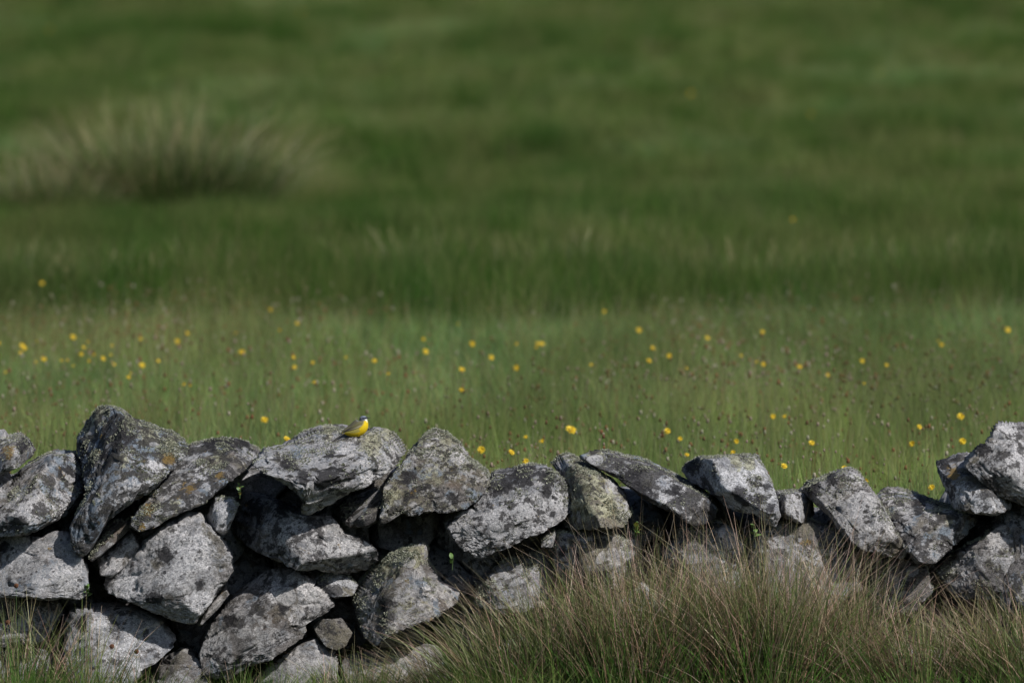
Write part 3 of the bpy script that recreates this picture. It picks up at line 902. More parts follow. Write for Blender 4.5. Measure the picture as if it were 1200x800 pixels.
# lichen sheets and crusts, other dark patches, and painted shade on a left side: x, y, radius, kind (k black, w white, o orange, y yellow-green)
MARKS = {0: [(10,527,8,'o'), (30,520,9,'k'), (-5,520,10,'w')], 1: [(30,600,16,'w'), (72,600,12,'w'), (78,556,11,'k'), (40,572,8,'k')],
 2: [(25,650,15,'w'), (80,672,18,'w'), (50,680,8,'w'), (5,640,9,'k'), (30,662,5,'k')], 4: [(150,760,18,'w'), (120,730,10,'w'), (95,730,10,'k')],
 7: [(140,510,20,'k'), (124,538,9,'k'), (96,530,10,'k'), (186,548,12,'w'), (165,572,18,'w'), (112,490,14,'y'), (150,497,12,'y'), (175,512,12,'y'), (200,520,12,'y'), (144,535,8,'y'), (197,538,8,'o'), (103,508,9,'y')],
 8: [(262,520,15,'k'), (244,522,12,'k'), (282,528,9,'k'), (222,571,8,'o'), (258,560,6,'o'), (174,596,7,'o'), (235,560,10,'w'), (255,537,8,'y'), (205,590,8,'y')],
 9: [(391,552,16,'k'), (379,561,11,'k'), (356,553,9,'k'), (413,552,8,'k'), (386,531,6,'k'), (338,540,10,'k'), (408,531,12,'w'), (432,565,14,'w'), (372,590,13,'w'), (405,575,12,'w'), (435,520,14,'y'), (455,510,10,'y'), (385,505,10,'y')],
 10: [(480,560,10,'k'), (478,582,9,'k'), (500,570,8,'k'), (538,537,12,'w'), (512,520,12,'w'), (505,560,12,'y'), (525,515,12,'y'), (460,580,14,'y'), (490,515,9,'y'), (530,580,9,'k')],
 12: [(300,600,14,'k'), (330,598,10,'k'), (345,625,20,'w'), (390,645,20,'w'), (415,640,10,'w')], 13: [(258,600,14,'w')],  # long flat stone is blackened along its upper left
 14: [(195,650,11,'k'), (182,696,11,'k'), (235,680,7,'k'), (225,640,26,'w'), (150,680,16,'w'), (235,700,14,'w'), (200,670,16,'w')],
 17: [(130,660,12,'w'), (150,640,8,'w')], 18: [(332,708,7,'k'), (345,725,9,'w'), (300,735,10,'w'), (320,690,14,'w'), (270,725,9,'k'), (360,690,12,'w')],
 20: [(500,690,9,'w'), (455,705,12,'k'), (450,662,18,'y'), (485,650,14,'y')],
 24: [(620,600,30,'w'), (650,588,17,'w'), (590,618,24,'w'), (562,634,15,'w'), (645,607,12,'w'), (612,558,20,'k'), (582,572,12,'k'), (640,563,15,'k'), (592,566,14,'k'), (640,577,8,'k'), (604,596,5,'k'), (611,606,4,'k'), (648,602,5,'k')],
 25: [(660,545,12,'w'), (690,570,18,'y'), (710,590,16,'y'), (680,595,16,'y'), (668,555,8,'y')],
 26: [(735,562,18,'k'), (752,578,14,'k'), (790,575,9,'k'), (766,560,8,'w'), (782,583,9,'w'), (803,599,10,'w'), (744,565,5,'w'), (700,538,14,'y')],
 27: [(860,578,24,'w'), (884,590,20,'w'), (876,555,14,'w'), (895,575,14,'w'), (845,560,9,'w'), (866,577,10,'k'), (889,582,10,'k'), (872,585,7,'k'), (899,569,6,'k'), (903,592,7,'k'), (812,550,12,'k'), (862,540,9,'y'), (880,545,7,'y')],  # dark left end of the upright stone is shade painted in
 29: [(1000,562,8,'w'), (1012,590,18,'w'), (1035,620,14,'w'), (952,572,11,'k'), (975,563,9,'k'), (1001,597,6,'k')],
 30: [(1060,602,12,'w'), (1092,600,8,'w'), (1045,585,10,'w'), (1077,596,8,'k'), (1100,597,7,'y'), (1110,610,6,'y')],
 31: [(1195,540,22,'w'), (1180,505,16,'w'), (1200,570,14,'w'), (1150,524,10,'k'), (1163,503,6,'k')], 32: [(1118,556,7,'o'), (1150,585,14,'w'), (1125,580,12,'w'), (1108,550,7,'k')], 33: [(1176,628,6,'w')]}
hand = [s[0] for s in ST]
for i, (poly, par, lean, thick, back, label) in enumerate(ST):
    xs = [p[0] for p in poly]; area = (max(xs) - min(xs)) * (max(p[1] for p in poly) - min(p[1] for p in poly))
    lvl = 6 if area > 3500 and min(p[1] for p in poly) < 700 else 5
    tight = 2
    if min(p[1] for p in poly) < 585 and thick >= .24:
        thick += .28; back += .14
    o, Mw, L, T = add_stone(poly, par, lean, thick, back, label, lvl, 40 + i, 1.0, tight, MARKS.get(i))
    if i == 9:
        perch = (Mw, L, T)
    if par[2] >= 0.3 and min(p[1] for p in poly) < 700:
        lichen(o, Mw, L, T, int(area * par[2] * 0.42), 900 + i)

# silhouette of the traced stones
def sil(x):
    best = 999
    for poly in hand:
        for i in range(len(poly)):
            (x0, y0), (x1, y1) = poly[i - 1], poly[i]
            if (x0 - x) * (x1 - x) <= 0 and x0 != x1:
                best = min(best, y0 + (y1 - y0) * (x - x0) / (x1 - x0))
    return best

def clip(poly, a, b, c):           # keep a*x+b*y <= c
    out = []
    for i in range(len(poly)):
        p, q = poly[i - 1], poly[i]
        fp = a * p[0] + b * p[1] - c; fq = a * q[0] + b * q[1] - c
        if fp <= 0:
            out.append(p)
        if (fp < 0 < fq) or (fq < 0 < fp):
            t = fp / (fp - fq)
            out.append((p[0] + (q[0] - p[0]) * t, p[1] + (q[1] - p[1]) * t))
    return out

def voronoi(seeds, gap, topf):
    cells = []
    for i, (sx_, sy_) in enumerate(seeds):
        poly = [(sx_ - 90, sy_ - 80), (sx_ + 90, sy_ - 80), (sx_ + 90, sy_ + 80), (sx_ - 90, sy_ + 80)]
        for j, (tx, ty) in enumerate(seeds):
            if i == j or abs(tx - sx_) > 220 or abs(ty - sy_) > 200:
                continue
            ddx, ddy = tx - sx_, ty - sy_
            L = math.hypot(ddx, ddy)
            c_ = (ddx * (sx_ + tx) / 2 + ddy * (sy_ + ty) / 2) - gap * L
            poly = clip(poly, ddx, ddy, c_)
            if len(poly) < 3:
                break
        if len(poly) < 3:
            continue
        xs = [p[0] for p in poly]
        top = topf(min(xs), max(xs))
        poly = clip(poly, 0, -1, -top)
        if len(poly) < 3:
            continue
        xs = [p[0] for p in poly]; ys = [p[1] for p in poly]
        if max(xs) - min(xs) < 22 or max(ys) - min(ys) < 16:
            continue
        cells.append(((sx_, sy_), poly))
    return cells

def top_in(a, b):
    t = 0
    for x in np.linspace(max(a, -30), min(b, 1240), 9):
        t = max(t, sil(x) if sil(x) < 900 else 0)
    return t + 22

rr = random.Random(5)
def seeds_in(x0, x1, y0, y1, sx_=84, sy_=58):
    S_ = []
    r = 0
    y = y0
    while y < y1:
        x = x0 + (r % 2) * sx_ / 2
        while x < x1:
            S_.append((x + rr.uniform(-24, 24), y + rr.uniform(-17, 17)))
            x += sx_
        y += sy_; r += 1
    return S_

# the hearting and rear face seen as darkness between the front stones
sd = 400
def rpar(r):
    return (r.uniform(.3, .75), r.uniform(.15, .5), r.uniform(.1, .5), r.uniform(0, .4))
for (c_, poly) in voronoi(seeds_in(-60, 1280, 560, 880), 2.0, top_in):
    sd += 1
    add_stone(poly, rpar(rr), .1, .30, .38, None, 3, sd, 0.8)
for (c_, poly) in voronoi(seeds_in(-150, 1390, 560, 880, 96, 70), -4.0, top_in):
    sd += 1
    add_stone(poly, rpar(rr), -.15, .30, .58, None, 3, sd, 0.5, 1)
# lower front courses behind the grass, where nothing is traced
for (c_, poly) in voronoi(seeds_in(-40, 1270, 665, 880, 92, 60), 3.0, lambda a, b: 640):
    cx = sum(p[0] for p in poly) / len(poly); cy = sum(p[1] for p in poly) / len(poly)
    if any(inside(h, cx + ox, cy + oy) for h in hand for ox in (-26, 0, 26) for oy in (-18, 0, 18)):
        continue
    sd += 1
    add_stone(poly, rpar(rr), .1, .30, .06, None, 4, sd)
# the wall goes on to both sides
def top_side(a, b):
    m_ = (a + b) / 2
    return 535 + 32 * math.sin(m_ * 0.021) + 14 * math.sin(m_ * 0.057)
for x0, x1 in ((-1500, -60), (1275, 2700)):
    for (c_, poly) in voronoi(seeds_in(x0, x1, 555, 880), 3.0, top_side):
        sd += 1
        add_stone(poly, rpar(rr), .2, .42, .03 + rr.uniform(0, .05), None, 4, sd)
# stone deep in the gap under the right-hand boulder
add_stone([(1112,602),(1150,596),(1178,598),(1182,618),(1168,640),(1124,640)], (.3, .5, .2, .1), .1, .30, .26, None, 4, 77)

# ------------------------------------------------------------------ foreground tussocks
def tuft(kind, n, R, h0, h1, fan, az0, bias, w0, w1, c0, c1, seg=4, curl=1.7, gp=1.0, sdl=0.22):
    r_ = rng
    a = r_.uniform(0, 6.283, n); rad = R * np.sqrt(r_.random(n))
    bx, by = np.cos(a) * rad, np.sin(a) * rad * 0.7
    base = np.stack([bx, by, np.full(n, -0.05)], -1)
    lx = np.cos(a) * rad / R * fan + r_.normal(0, sdl, n) + math.cos(az0) * bias
    ly = np.sin(a) * rad / R * fan * 0.5 + r_.normal(0, sdl * .7, n) + math.sin(az0) * bias
    lean = np.hypot(lx, ly); az = np.arctan2(ly, lx)
    h = r_.uniform(h0, h1, n) * (1 - 0.18 * (rad / R))
    return blades(n, base, h, r_.uniform(w0, w1, n) * 1.45, az, lean, cvar(n, c0, .6), cvar(n, c1, .6), seg, curl, gp=gp)

FG = [  # px, distance, radius, height, fan, lean left(-)/right(+), green, dry, label
 (512, 40.95, .12, 0.42, .55, -.35, 260, 380, 'bent straw-coloured tussock lying against the blocky lichened stone'),
 (590, 40.85, .15, 0.60, .45, -.22, 850, 300, 'dark green tussock with long stems arching left over the wall gap'),
 (662, 40.90, .17, 0.78, .30, -.06, 850, 500, 'green tussock in front of the olive lichen-covered boulder'),
 (742, 40.85, .18, 0.88, .28, .02, 900, 650, 'tall tussock with grey-pink dry tips below the long dark stone'),
 (822, 40.90, .18, 0.88, .26, .00, 900, 700, 'thick upright tussock between the long dark and the upright pale stone'),
 (905, 40.85, .18, 0.93, .26, .03, 850, 750, 'tallest straw-tipped tussock below the upright spotted stone'),
 (985, 40.92, .17, 0.83, .30, -.15, 600, 750, 'buff tussock leaning left in front of the tilted grey stone'),
 (1065, 40.85, .17, 0.61, .42, -.25, 650, 600, 'low tangled tussock with stems slanting left, mostly green-brown'),
 (1140, 40.92, .16, 0.59, .40, -.15, 700, 450, 'low tussock right of the tangled one, bright green at its foot'),
 (1215, 40.88, .17, 0.71, .35, -.20, 600, 500, 'tussock at the right edge with stems crossing the low boulder'),
 (22, 40.90, .14, 0.61, .35, .02, 200, 150, 'sparse tussock of upright stems at the left edge'),
 (98, 40.95, .12, 0.56, .40, .02, 120, 80, 'thin open tuft in front of the dark gap at the left'),
 (420, 40.92, .16, 0.37, .45, .00, 480, 130, 'short fresh green tuft at the foot of the blocky stone'),
 (300, 40.95, .18, 0.29, .50, .02, 230, 60, 'short sparse green tuft below the mottled stone'),
 (178, 40.92, .12, 0.32, .50, .05, 110, 60, 'very thin green tuft below the large rounded stone'),
 (1330, 40.9, .18, 0.73, .3, 0, 500, 400, 'tussock beyond the right edge of the picture'),
]
for px, D, R, h, fan, bias, ng_, nd_, lab in FG:
    if px > 1300:
        continue
    p = w(px, 800, D)
    t = thing('grass_tussock', lab, 'grass tussock', (p[0], D, float(gz(p[0], D)[0])), 'grass tussocks growing against the wall')
    az0 = 0 if bias >= 0 else math.pi
    b = abs(bias)
    low = .35 if ng_ > 300 else .5
    ng_ = int(ng_ * .88); nd_ = int(nd_ * .62)
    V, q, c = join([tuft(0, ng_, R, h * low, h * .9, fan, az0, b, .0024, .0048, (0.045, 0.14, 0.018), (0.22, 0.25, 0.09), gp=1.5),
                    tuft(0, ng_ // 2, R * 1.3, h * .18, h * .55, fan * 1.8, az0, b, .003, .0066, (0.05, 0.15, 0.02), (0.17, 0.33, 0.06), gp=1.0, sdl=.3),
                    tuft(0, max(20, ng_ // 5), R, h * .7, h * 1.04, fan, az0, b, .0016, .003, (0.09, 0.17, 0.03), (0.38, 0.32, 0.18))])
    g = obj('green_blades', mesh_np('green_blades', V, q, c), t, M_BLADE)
    g['kind'] = 'stuff'
    V, q, c = join([tuft(0, nd_, R, h * .45, h * .98, fan * 1.1, az0, b, .0018, .0034, (0.28, 0.14, 0.08), (0.56, 0.40, 0.31), sdl=.32),
                    tuft(0, nd_ // 3, R * 1.3, h * .2, h * .6, 1.5, az0, b * 1.5, .0018, .0034, (0.26, 0.17, 0.12), (0.42, 0.31, 0.24), curl=1.2),
                    tuft(0, nd_ // 9, R * 1.2, h * .75, h * 1.14, fan * 1.4, az0, b * 1.4, .0018, .0032, (0.30, 0.22, 0.14), (0.66, 0.52, 0.38), seg=6, curl=2.0, sdl=.42)])
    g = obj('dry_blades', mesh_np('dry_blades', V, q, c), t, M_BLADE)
    g['kind'] = 'stuff'

# ------------------------------------------------------------------ rush tussocks out in the field
def field_tussock(px, py, rad, h, lab, straw=0.5, stretch=1.0, grp='rush tussocks in the rough pasture behind the wall', share=None):
    D = F * 3.3 / (py + 366.0)
    for _ in range(3):
        x = w(px, py, D)[0]
        D = F * (4.0 - float(gz(x, D)[0])) / (py + 366.0)
    t = thing('rush_tussock', lab, 'rush tussock', (x, D, float(gz(x, D)[0])), grp)
    if share is None:
        n = int(5200 * rad / .6)
        V, q, c = tuft(0, n, rad * 1.15, h * .3, h * .85, .75, 0, 0, .004, .007, (0.018, 0.050, 0.007), (0.11, 0.17, 0.035), 3, gp=1.6)
        m1 = mesh_np('green_blades', V, q, c); m1.materials.append(M_BLADE)
        n = int(1150 * rad / .6 * straw)
        V, q, c = tuft(0, n, rad * 1.2, h * .5, h * 1.08, .85, 0, 0, .004, .006, (0.03, 0.06, 0.01), (0.68, 0.54, 0.30), 5, 1.6, gp=3.2)
        m2 = mesh_np('dry_blades', V, q, c); m2.materials.append(M_BLADE)
        share = (m1, m2)
    g = obj('green_blades', share[0], t); g['kind'] = 'stuff'
    g = obj('dry_blades', share[1], t); g['kind'] = 'stuff'
    t.rotation_euler = (0, 0, rng.uniform(0, 6.28))
    t.scale = (stretch, 1, 1)
    return share
big = field_tussock(195, 272, .64, .98, 'widest rush tussock with pale straw tips and dark green heart, upper left', 1.0)
field_tussock(45, 276, .44, .62, 'smaller straw-tipped rush tussock just left of the widest one', .8)
sm_ = field_tussock(855, 378, .42, .56, 'dark green rush tussock at the meadow edge, right of centre', .25)
LABS = [(20, 380, 'dark green rush tussock on the meadow edge at the far left'),
        (130, 382, 'dark rush tussock below the widest straw-tipped one'),
        (245, 375, 'mid-green rush tussock right of and below the widest straw-tipped one'),
        (500, 365, 'low dark rush tussock at the meadow edge, left of centre'),
        (975, 375, 'deep green rush tussock right of the biggest dark one'),
        (1130, 370, 'dark green rush tussock at the meadow edge, far right'),
        (665, 360, 'low rush tussock at the middle of the meadow edge')]
for i, (px, py, lab) in enumerate(LABS):
    sh = field_tussock(px, py, .42, .36, lab, .25, share=sm_)

# ------------------------------------------------------------------ yellow flowers
M_YEL = mat_flat('yellow_petals', (0.72, 0.52, 0.03), 0.6, 0.12, 90)
M_STEM = mat_flat('green_stem', (0.10, 0.17, 0.05), 0.6, 0.3, 60)
M_SEED = mat_flat('brown_seed_head', (0.11, 0.045, 0.02), 0.9, 0.4, 300)

def flower_meshes(seed):
    r_ = random.Random(seed)
    bm = bmesh.new()
    R = 0.0135
    for ring, (n, rad, zz) in enumerate(((15, R, .001), (11, R * .68, .004), (7, R * .36, .0065))):
        for k in range(n):
            a = 2 * math.pi * (k + r_.random() * .4) / n
            u = Vector((math.cos(a), math.sin(a), 0)); v = Vector((-math.sin(a), math.cos(a), 0))
            ww = rad * 3.1 / n
            z1 = zz + r_.uniform(-.001, .003)
            ps = [u * .002 + Vector((0, 0, zz - .002)), u * rad * .7 - v * ww + Vector((0, 0, z1)),
                  u * rad + Vector((0, 0, z1 + .001)), u * rad * .7 + v * ww + Vector((0, 0, z1))]
            bm.faces.new([bm.verts.new(p) for p in ps])
    bmesh.ops.create_cone(bm, cap_ends=True, segments=8, radius1=.003, radius2=.007, depth=.010, matrix=Matrix.Translation((0, 0, -.004)))
    head = bpy.data.meshes.new('flower_head'); bm.to_mesh(head); bm.free(); head.materials.append(M_YEL)
    return head

def stem_mesh(hh, bend, r0=.0014, seg=6, name='stem', mat=None):
    V = []; Q = []
    for i in range(seg + 1):
        t = i / seg
        cx = bend * t * t
        for k in range(5):
            a = 2 * math.pi * k / 5
            V.append((cx + math.cos(a) * r0 * (1 - .4 * t), math.sin(a) * r0 * (1 - .4 * t), hh * t))
    for i in range(seg):
        for k in range(5):
            Q.append((i * 5 + k, i * 5 + (k + 1) % 5, (i + 1) * 5 + (k + 1) % 5, (i + 1) * 5 + k))
    me = mesh_np(name, np.array(V), np.array(Q), smooth=True)
    me.materials.append(mat or M_STEM)
    return me

heads = [flower_meshes(i) for i in range(3)]
FH = 0.36
stems = [stem_mesh(FH, .03), stem_mesh(FH, -.04), stem_mesh(FH, .01)]
FL = [(18,405),(39,408),(83,395),(90,407),(62,421),(77,422),(97,423),(106,415),(118,420),(125,427),(5,422),(148,442),(157,397),(177,428),
      (217,391),(200,400),(227,450),
      (281,413,1.3,'yellow flower pair-like large head above the slanting dark stone, alone'),(320,387),(358,379),(364,425),(337,430),(380,448),
      (307,492,1.2,'yellow flower just above the bird slab at its left, higher of two'),(327,515,1.25,'yellow flower touching the left shoulder of the bird slab, lower of two'),
      (327,363),(551,403),(622,403),(645,403),(496,412),(431,423),(466,438),(573,419),(597,431),(718,365),(746,387),(752,423),(795,417),(762,408),
      (660,504,1.7,'largest brightest yellow flower, above the olive boulder'),(647,517),(779,505),(555,527,1.2,'yellow flower nearest the right slope of the peaked stone, upper of two'),
      (565,542,1.1,'yellow flower nearest the right slope of the peaked stone, lower of two'),(613,541,1.1,'yellow flower just over the slab with the pale lichen sheet'),(590,530),(628,512),(538,457),(533,433),
      (1191,387),(1101,404),(1031,428),(1021,423),(892,427),(929,430),(839,396),(891,389),(1117,488,1.2,'yellow flower highest above the gap left of the big right-hand stone'),
      (1089,500),(1125,517,1.1,'yellow flower just above the left tip of the big right-hand stone'),(1060,520),(931,488),(903,488),(942,519),(931,546),(860,517),(850,530),(809,514),
      (1016,564,1,'yellow flower touching the tip of the tilted grey stone'),(1087,571,1,'yellow flower low in the gap beside the big right-hand stone'),(1002,549),(802,533),
      *[(random.uniform(0, 240), random.gauss(410, 22)) for _ in range(14)], *[(random.uniform(240, 800), random.uniform(375, 450)) for _ in range(8)],
      *[(random.uniform(800, 1200), random.uniform(375, 460)) for _ in range(7)],
      (42,34),(338,15),(817,110),(952,134),(1030,85),(857,89),(927,257),(42,332)]
LM = [(-50, 45, 'the small stone at the left edge'), (45, 88, 'the broad streaked slab at the left'), (88, 150, 'the left half of the tallest stone'),
      (150, 221, 'the right shoulder of the tallest stone'), (221, 303, 'the slanting dark stone'), (303, 390, 'the left half of the perch slab'),
      (390, 474, 'the right half of the perch slab'), (474, 574, 'the peaked stone'), (574, 648, 'the slab with pale lichen sheet'),
      (648, 700, 'the olive boulder'), (700, 800, 'the long dark humped stone'), (800, 912, 'the upright spotted stone'),
      (912, 1030, 'the tilted grey stone'), (1030, 1100, 'the low stone left of the big one'), (1100, 1260, 'the big stone at the right end')]
ORD = 'lowest,second lowest,third lowest,fourth from the bottom,fifth from the bottom,sixth from the bottom,seventh from the bottom,eighth from the bottom,ninth from the bottom,tenth from the bottom,eleventh from the bottom,twelfth from the bottom,thirteenth from the bottom,fourteenth from the bottom,fifteenth from the bottom,sixteenth from the bottom,seventeenth from the bottom,eighteenth from the bottom'.split(',')
AUTO = {}
for a_, b_, nm in LM:
    col_ = sorted([k for k, f in enumerate(FL) if a_ <= f[0] < b_], key=lambda k: -FL[k][1])
    for j_, k in enumerate(col_):
        AUTO[k] = ('only yellow flower' if len(col_) == 1 else ORD[j_] + ' yellow flower') + ' above ' + nm
for i, fdef in enumerate(FL):
    px, py = fdef[:2]
    s_ = fdef[2] if len(fdef) > 2 else (random.uniform(.65, 1.05) if isinstance(px, int) else random.uniform(.35, .75))
    D = F * (3.3 - FH) / (py + 366.0)
    for _ in range(4):
        x = w(px, py, D)[0]
        D = F * (4.0 - float(gz(x, D)[0]) - FH * 1.0) / (py + 366.0)
    hh = FH
    if D < 42.4:
        D = 42.6
    z_top = w(px, py, D)[2]
    g0 = float(gz(x, D)[0]) - 0.02
    if len(fdef) > 3:
        lab, grp = fdef[3], None
    else:
        lab, grp = AUTO[i], None
    k = i % 3
    t = thing('yellow_flower', lab, 'flower', (x, D, g0), grp or 'yellow flowers in the meadow')
    s = obj('stem', stems[k], t)
    zs = (z_top - g0) / hh
    s.scale = (1, 1, zs)
    b = (.03, -.04, .01)[k]
    h_ = obj('flower_head', heads[k], t)
    h_.location = (b, 0, z_top - g0)
    h_.scale = (s_,) * 3
    h_.rotation_euler = (random.uniform(.5, 1.2), random.uniform(-.4, .6), random.uniform(-.5, .5))

# brown round seed heads on stalks in front of the wall
bm = bmesh.new()
bmesh.ops.create_icosphere(bm, subdivisions=3, radius=.0085)
for v in bm.verts:
    v.co *= 1 + random.uniform(-.14, .14)
seedm = bpy.data.meshes.new('seed_head'); bm.to_mesh(seedm); bm.free(); seedm.materials.append(M_SEED)
for px, py, D, lab in ((9, 729, 40.9, 'brown round seed head on a thin stalk, lower of the two at the left edge'),
                       (19, 686, 41.0, 'brown round seed head on a thin stalk, higher of the two at the left edge'),
                       (131, 757, 40.95, 'brown seed head before the pale bottom stone, left one of the pair'),
                       (160, 763, 40.95, 'brown seed head before the pale bottom stone, right one of the pair')):
    p = w(px, py, D); g0 = float(gz(p[0], D)[0])
    t = thing('seed_stalk', lab, 'seed head', (p[0], D, g0), 'brown seed heads before the wall')
    obj('stem', stem_mesh(p[2] - g0, .0, .0011), t)
    h_ = obj('seed_head', seedm, t); h_.location = (0, 0, p[2] - g0)

# ------------------------------------------------------------------ small leafy plants rooted in the joints
M_LEAF = mat_flat('fresh_green_leaf', (0.10, 0.18, 0.04), 0.5, 0.3, 60)
M_LEAFY = mat_flat('yellowing_leaf', (0.42, 0.34, 0.10), 0.5, 0.3, 60)
def leaf_mesh(L, mat):
    V = []; Q = []
    n = 5
    for i in range(n + 1):
        t = i / n
        ww = L * .30 * math.sin(math.pi * min(1, t * .93 + .05)) ** .8
        V += [(-ww, L * t, .15 * L * math.sin(t * 3)), (0, L * t, .15 * L * math.sin(t * 3) - .04 * L), (ww, L * t, .15 * L * math.sin(t * 3))]
    for i in range(n):
        for j in range(2):
            a = i * 3 + j
            Q.append((a, a + 1, a + 4, a + 3))
    me = mesh_np('leaf', np.array(V), np.array(Q), smooth=True)
    me.materials.append(mat)
    return me
for px, py, D, nl, L, mixy, lab in (
        (746, 622, 41.12, 13, .030, .3, 'yellow-green leafy plant growing in the gap under the long dark stone'),
        (884, 622, 41.16, 9, .024, 0, 'small bright green sprig below the upright spotted stone'),
        (102, 692, 41.2, 10, .024, 0, 'green sprig in the joint left of the large rounded stone'),
        (530, 658, 41.2, 3, .024, 0, 'single-stemmed three-leaved sprig in the dark gap under the slab'),
        (281, 574, 41.22, 6, .016, .3, 'tiny pale green sprig under the slanting dark stone')):
    p = w(px, py, D)
    t = thing('leafy_sprig', lab, 'small plant', (p[0], D, p[2] - .03), 'small plants rooted in the wall')
    obj('stem', stem_mesh(.045, .004, .0012), t)
    lm = [leaf_mesh(L, M_LEAF), leaf_mesh(L, M_LEAFY)]
    for k in range(nl):
        l_ = obj('leaf', lm[1] if random.random() < mixy else lm[0], t)
        l_.location = (random.uniform(-.2, .2) * L, random.uniform(-.2, .2) * L, .01 + .035 * random.random())
        l_.rotation_euler = (random.uniform(.2, 1.1), random.uniform(-.5, .5), k * 2.4 + random.random())
        s_ = random.uniform(.7, 1.2); l_.scale = (s_,) * 3

# ------------------------------------------------------------------ the wagtail
M_PLUM = mat_plumage('plumage')
Mw, L, T = perch
Lw = [Mw @ Vector(p) for p in L]
bvh = BVHTree.FromPolygons(Lw, [tuple(int(i) for i in t) for t in T])
def hit(px, py):
    d = Vector(w(px, py, 40.0) - CAM).normalized()
    r = bvh.ray_cast(Vector(CAM), d)
    return r[0] if r[0] is not None else None
foot = hit(419.2, 513.5) or hit(419.2, 516) or Vector(w(419, 513, 41.3))
BY = foot.y
U = 0.0031 * BY / 41.35 / 16.0          # metres per unit of the enlarged view (16 per pixel)
OX, OZ = 620.0, 600.0                    # view point that sits at the feet
def bp_(cx, cy, y=0.0):
    return ((cx - OX) * U, y, (OZ - cy) * U)

YAW = math.radians(19)
bird = thing('wagtail', 'small yellow-breasted grey-headed songbird perched on the pale slab, facing right', 'bird', (foot.x, BY, foot.z + .005))
bird.rotation_euler = (0, 0, YAW)
# stations: centre, radius normal to spine, half width
STN = [(300, 522, 16, 16), (330, 508, 34, 30), (380, 494, 62, 54), (440, 488, 92, 84), (510, 478, 128, 116), (585, 452, 150, 136), (655, 410, 156, 142),
       (705, 362, 136, 126), (728, 318, 98, 96), (730, 282, 74, 78), (729, 250, 72, 74), (727, 226, 58, 62), (725, 208, 34, 40), (724, 198, 12, 14)]
def spline(tab, n):
    A = np.array(tab, float)
    s_ = np.linspace(0, len(A) - 1, n)
    out = []
    for t in s_:
        i = min(int(t), len(A) - 2); f = t - i
        p0 = A[max(i - 1, 0)]; p1 = A[i]; p2 = A[i + 1]; p3 = A[min(i + 2, len(A) - 1)]
        out.append(0.5 * (2 * p1 + (p2 - p0) * f + (2 * p0 - 5 * p1 + 4 * p2 - p3) * f * f + (3 * p1 - p0 - 3 * p2 + p3) * f ** 3))
    return np.array(out)
Sx = spline(STN, 64)
NS, NR = len(Sx), 28
V = []; CC = []
for i in range(NS):
    a = Sx[max(i - 2, 0)]; b = Sx[min(i + 2, NS - 1)]
    tx, ty = b[0] - a[0], b[1] - a[1]
    ln = math.hypot(tx, ty); nxv, nyv = ty / ln, -tx / ln      # normal towards the back (upper left)
    for k in range(NR):
        an = 2 * math.pi * k / NR
        ca, sa = math.cos(an), math.sin(an)
        cx = Sx[i][0] + nxv * Sx[i][2] * ca; cy = Sx[i][1] + nyv * Sx[i][2] * ca
        V.append(bp_(cx, cy, sa * Sx[i][3] * U))
        # plumage pattern; the rear belly is a darker yellow
        if cy < 292 and cx + (cy - 200) * .2 > 600:
            col = (0.17, 0.18, 0.21)
            if cx > 690 and 226 < cy < 262:
                col = (0.04, 0.05, 0.075)
            elif cx > 640 and cy < 224 and cy > 208:
                col = (0.22, 0.26, 0.32)
            if cy > 262 and cx > 735:
                col = (0.80, 0.78, 0.72)
        else:
            bk = ca                                             # 1 on the back, -1 on the belly
            if bk > .38:
                col = (0.13, 0.12, 0.075)
            elif bk > .1:
                col = (0.30, 0.26, 0.09)
            else:
                col = (0.72, 0.51, 0.012) if bk > -.55 or i > 22 else (0.52, 0.40, 0.02)
                if i < 26 and bk > -.35:
                    col = (0.42, 0.36, 0.09)
            if cy > 292 and cy < 318 and cx > 750 and bk < 0:
                col = (0.82, 0.74, 0.35)
        CC.append(col)
Q = []
for i in range(NS - 1):
    for k in range(NR):
        Q.append((i * NR + k, i * NR + (k + 1) % NR, (i + 1) * NR + (k + 1) % NR, (i + 1) * NR + k))
Q.append((0,) * 4)
Q = Q[:-1]
me = mesh_np('body', np.array(V), np.array(Q), np.array(CC), smooth=True)
obj('body', me, bird, M_PLUM)

def feather_plate(name, outline, y0, ybulge, thick, cols, parent=bird, sub=7):
    """a slightly domed plate: outline (cx,cy) from root to tip as upper and lower edge pairs"""
    V, Cc, Q = [], [], []
    n = len(outline)
    for s_ in (0, 1):
        for i, ((ux, uy), (lx, ly)) in enumerate(outline):
            for j in range(sub + 1):
                t = j / sub
                cx, cy = ux + (lx - ux) * t, uy + (ly - uy) * t
                bul = math.sin(math.pi * (.1 + .8 * t)) * ybulge * math.sin(math.pi * min(1, (i + .6) / n))
                V.append(bp_(cx, cy, y0[i] - bul + s_ * thick))
                Cc.append(cols(i / (n - 1), t))
    m_ = sub + 1
    for s_ in (0, 1):
        o_ = s_ * n * m_
        for i in range(n - 1):
            for j in range(sub):
                a = o_ + i * m_ + j
                Q.append((a, a + 1, a + m_ + 1, a + m_))
    o_ = n * m_
    rim = [i * m_ for i in range(n)] + [(n - 1) * m_ + j for j in range(1, m_)] + [i * m_ + sub for i in range(n - 2, -1, -1)] + [j for j in range(sub - 1, 0, -1)]
    for i in range(len(rim)):
        a, b = rim[i - 1], rim[i]
        Q.append((a, b, b + o_, a + o_))
    me = mesh_np(name, np.array(V), np.array(Q), np.array(Cc), smooth=True)
    return obj(name, me, parent, M_PLUM)

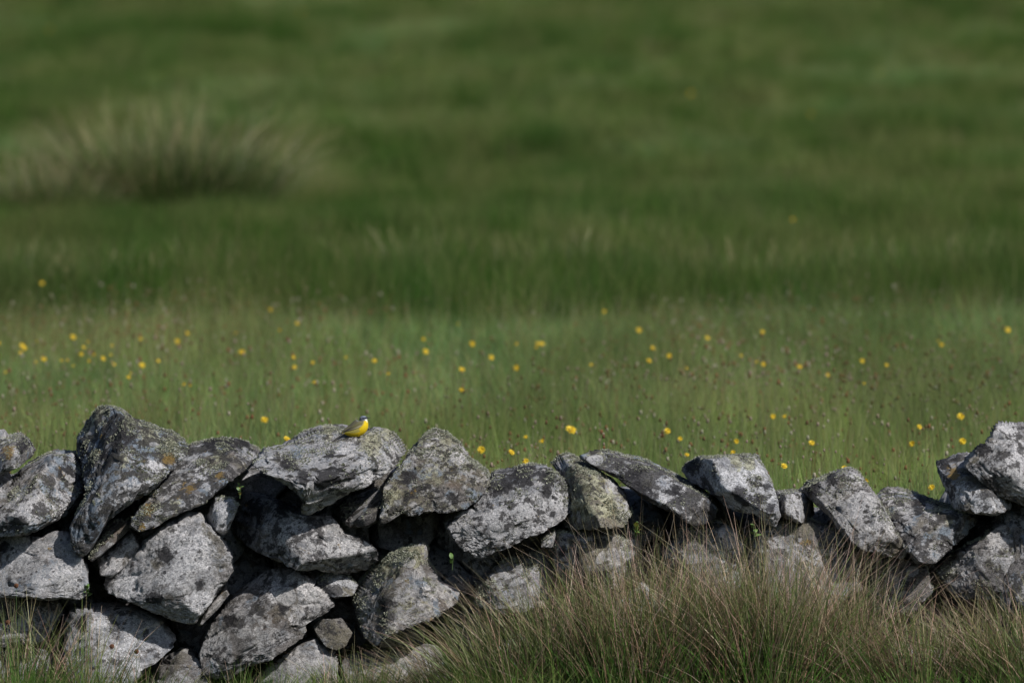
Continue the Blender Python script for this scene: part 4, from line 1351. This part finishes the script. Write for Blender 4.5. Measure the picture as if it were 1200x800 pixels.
def wing_col(s, t):
    b = (0.145, 0.135, 0.065) if t < .45 else (0.22, 0.20, 0.10)
    if s > .55:
        b = (0.075, 0.068, 0.055)
    if abs(t - .62) < .09 and .25 < s < .8:
        b = (0.42, 0.38, 0.28)
    return b
for sg in (-1, 1):
    y0 = [sg * v * U for v in (108, 126, 128, 112, 80, 46, 26)]
    feather_plate('wing', [((680, 305), (706, 352)), ((628, 300), (690, 420)), ((560, 332), (620, 445)), ((480, 385), (540, 462)),
                           ((410, 430), (450, 478)), ((352, 468), (380, 498)), ((318, 500), (326, 512))],
                  y0, (16 if sg < 0 else -16) * U, -sg * .0012, wing_col)
tail_o = [((352, 486), (372, 520)), ((280, 545), (296, 566)), ((200, 600), (214, 622)), ((120, 655), (132, 680)), ((70, 684), (84, 700))]
for k, (dy, cl) in enumerate(((-.0042, (0.10, 0.095, 0.09)), (-.002, (0.035, 0.034, 0.036)), (.002, (0.035, 0.034, 0.036)), (.0042, (0.60, 0.58, 0.55)))):
    # feathers lie side by side across the tail
    Vf, Qf = [], []
    for i, ((ux, uy), (lx, ly)) in enumerate(tail_o):
        cx, cy = (ux + lx) / 2, (uy + ly) / 2
        half = .0030 if i < 4 else .0018
        for sx_ in (-1, 1):
            for zz in (-1, 1):
                Vf.append(np.array(bp_(cx, cy, dy + sx_ * half)) + np.array([0, 0, (zz * 9 + k * 2) * U]))
    for i in range(len(tail_o) - 1):
        a = i * 4; b = a + 4
        Qf += [(a, a + 1, b + 1, b), (a + 2, b + 2, b + 3, a + 3), (a, b, b + 2, a + 2), (a + 1, a + 3, b + 3, b + 1)]
    Qf += [(0, 2, 3, 1), (16, 17, 19, 18)]
    obj('tail_feather', mesh_np('tail_feather', np.array(Vf), np.array(Qf), np.tile(np.array(cl), (len(Vf), 1))), bird, M_PLUM)
M_BILL = mat_flat('dark_horn', (0.02, 0.02, 0.022), 0.35, .2)
bm = bmesh.new()
bmesh.ops.create_cone(bm, cap_ends=True, segments=12, radius1=19 * U, radius2=2.5 * U, depth=95 * U,
                      matrix=Matrix.Translation(bp_(822, 240)) @ Matrix.Rotation(math.radians(90), 4, 'Y'))
me = bpy.data.meshes.new('beak'); bm.to_mesh(me); bm.free()
obj('beak', me, bird, M_BILL)
M_EYE = mat_flat('eye_black', (0.01, 0.008, 0.008), 0.08, .1)
for sg in (-1, 1):
    bm = bmesh.new()
    bmesh.ops.create_uvsphere(bm, u_segments=14, v_segments=10, radius=12 * U, matrix=Matrix.Translation(bp_(757, 236, sg * 58 * U)))
    me = bpy.data.meshes.new('eye'); bm.to_mesh(me); bm.free()
    obj('eye', me, bird, M_EYE)
def tube(pts, r, name, parent, mat):
    bm = bmesh.new()
    for a, b in zip(pts[:-1], pts[1:]):
        a, b = Vector(a), Vector(b)
        d = b - a
        m_ = Matrix.Translation((a + b) / 2) @ d.to_track_quat('Z', 'Y').to_matrix().to_4x4()
        bmesh.ops.create_cone(bm, cap_ends=True, segments=8, radius1=r, radius2=r * .85, depth=d.length * 1.03, matrix=m_)
    me = bpy.data.meshes.new(name); bm.to_mesh(me); bm.free()
    return obj(name, me, parent, mat)
for sg in (-1, 1):
    y = sg * .009
    lg = tube([bp_(600, 545, y), bp_(590, 575, y), bp_(622, 604, y)], .0011, 'leg', bird, M_BILL)
    f = bp_(622, 604, y)
    for ax, ay in ((45, 0), (38, 28), (38, -28), (-34, 0)):
        tube([f, (f[0] + ax * U, f[1] + ay * U, f[2] - 4 * U)], .0007, 'toe', lg, M_BILL)
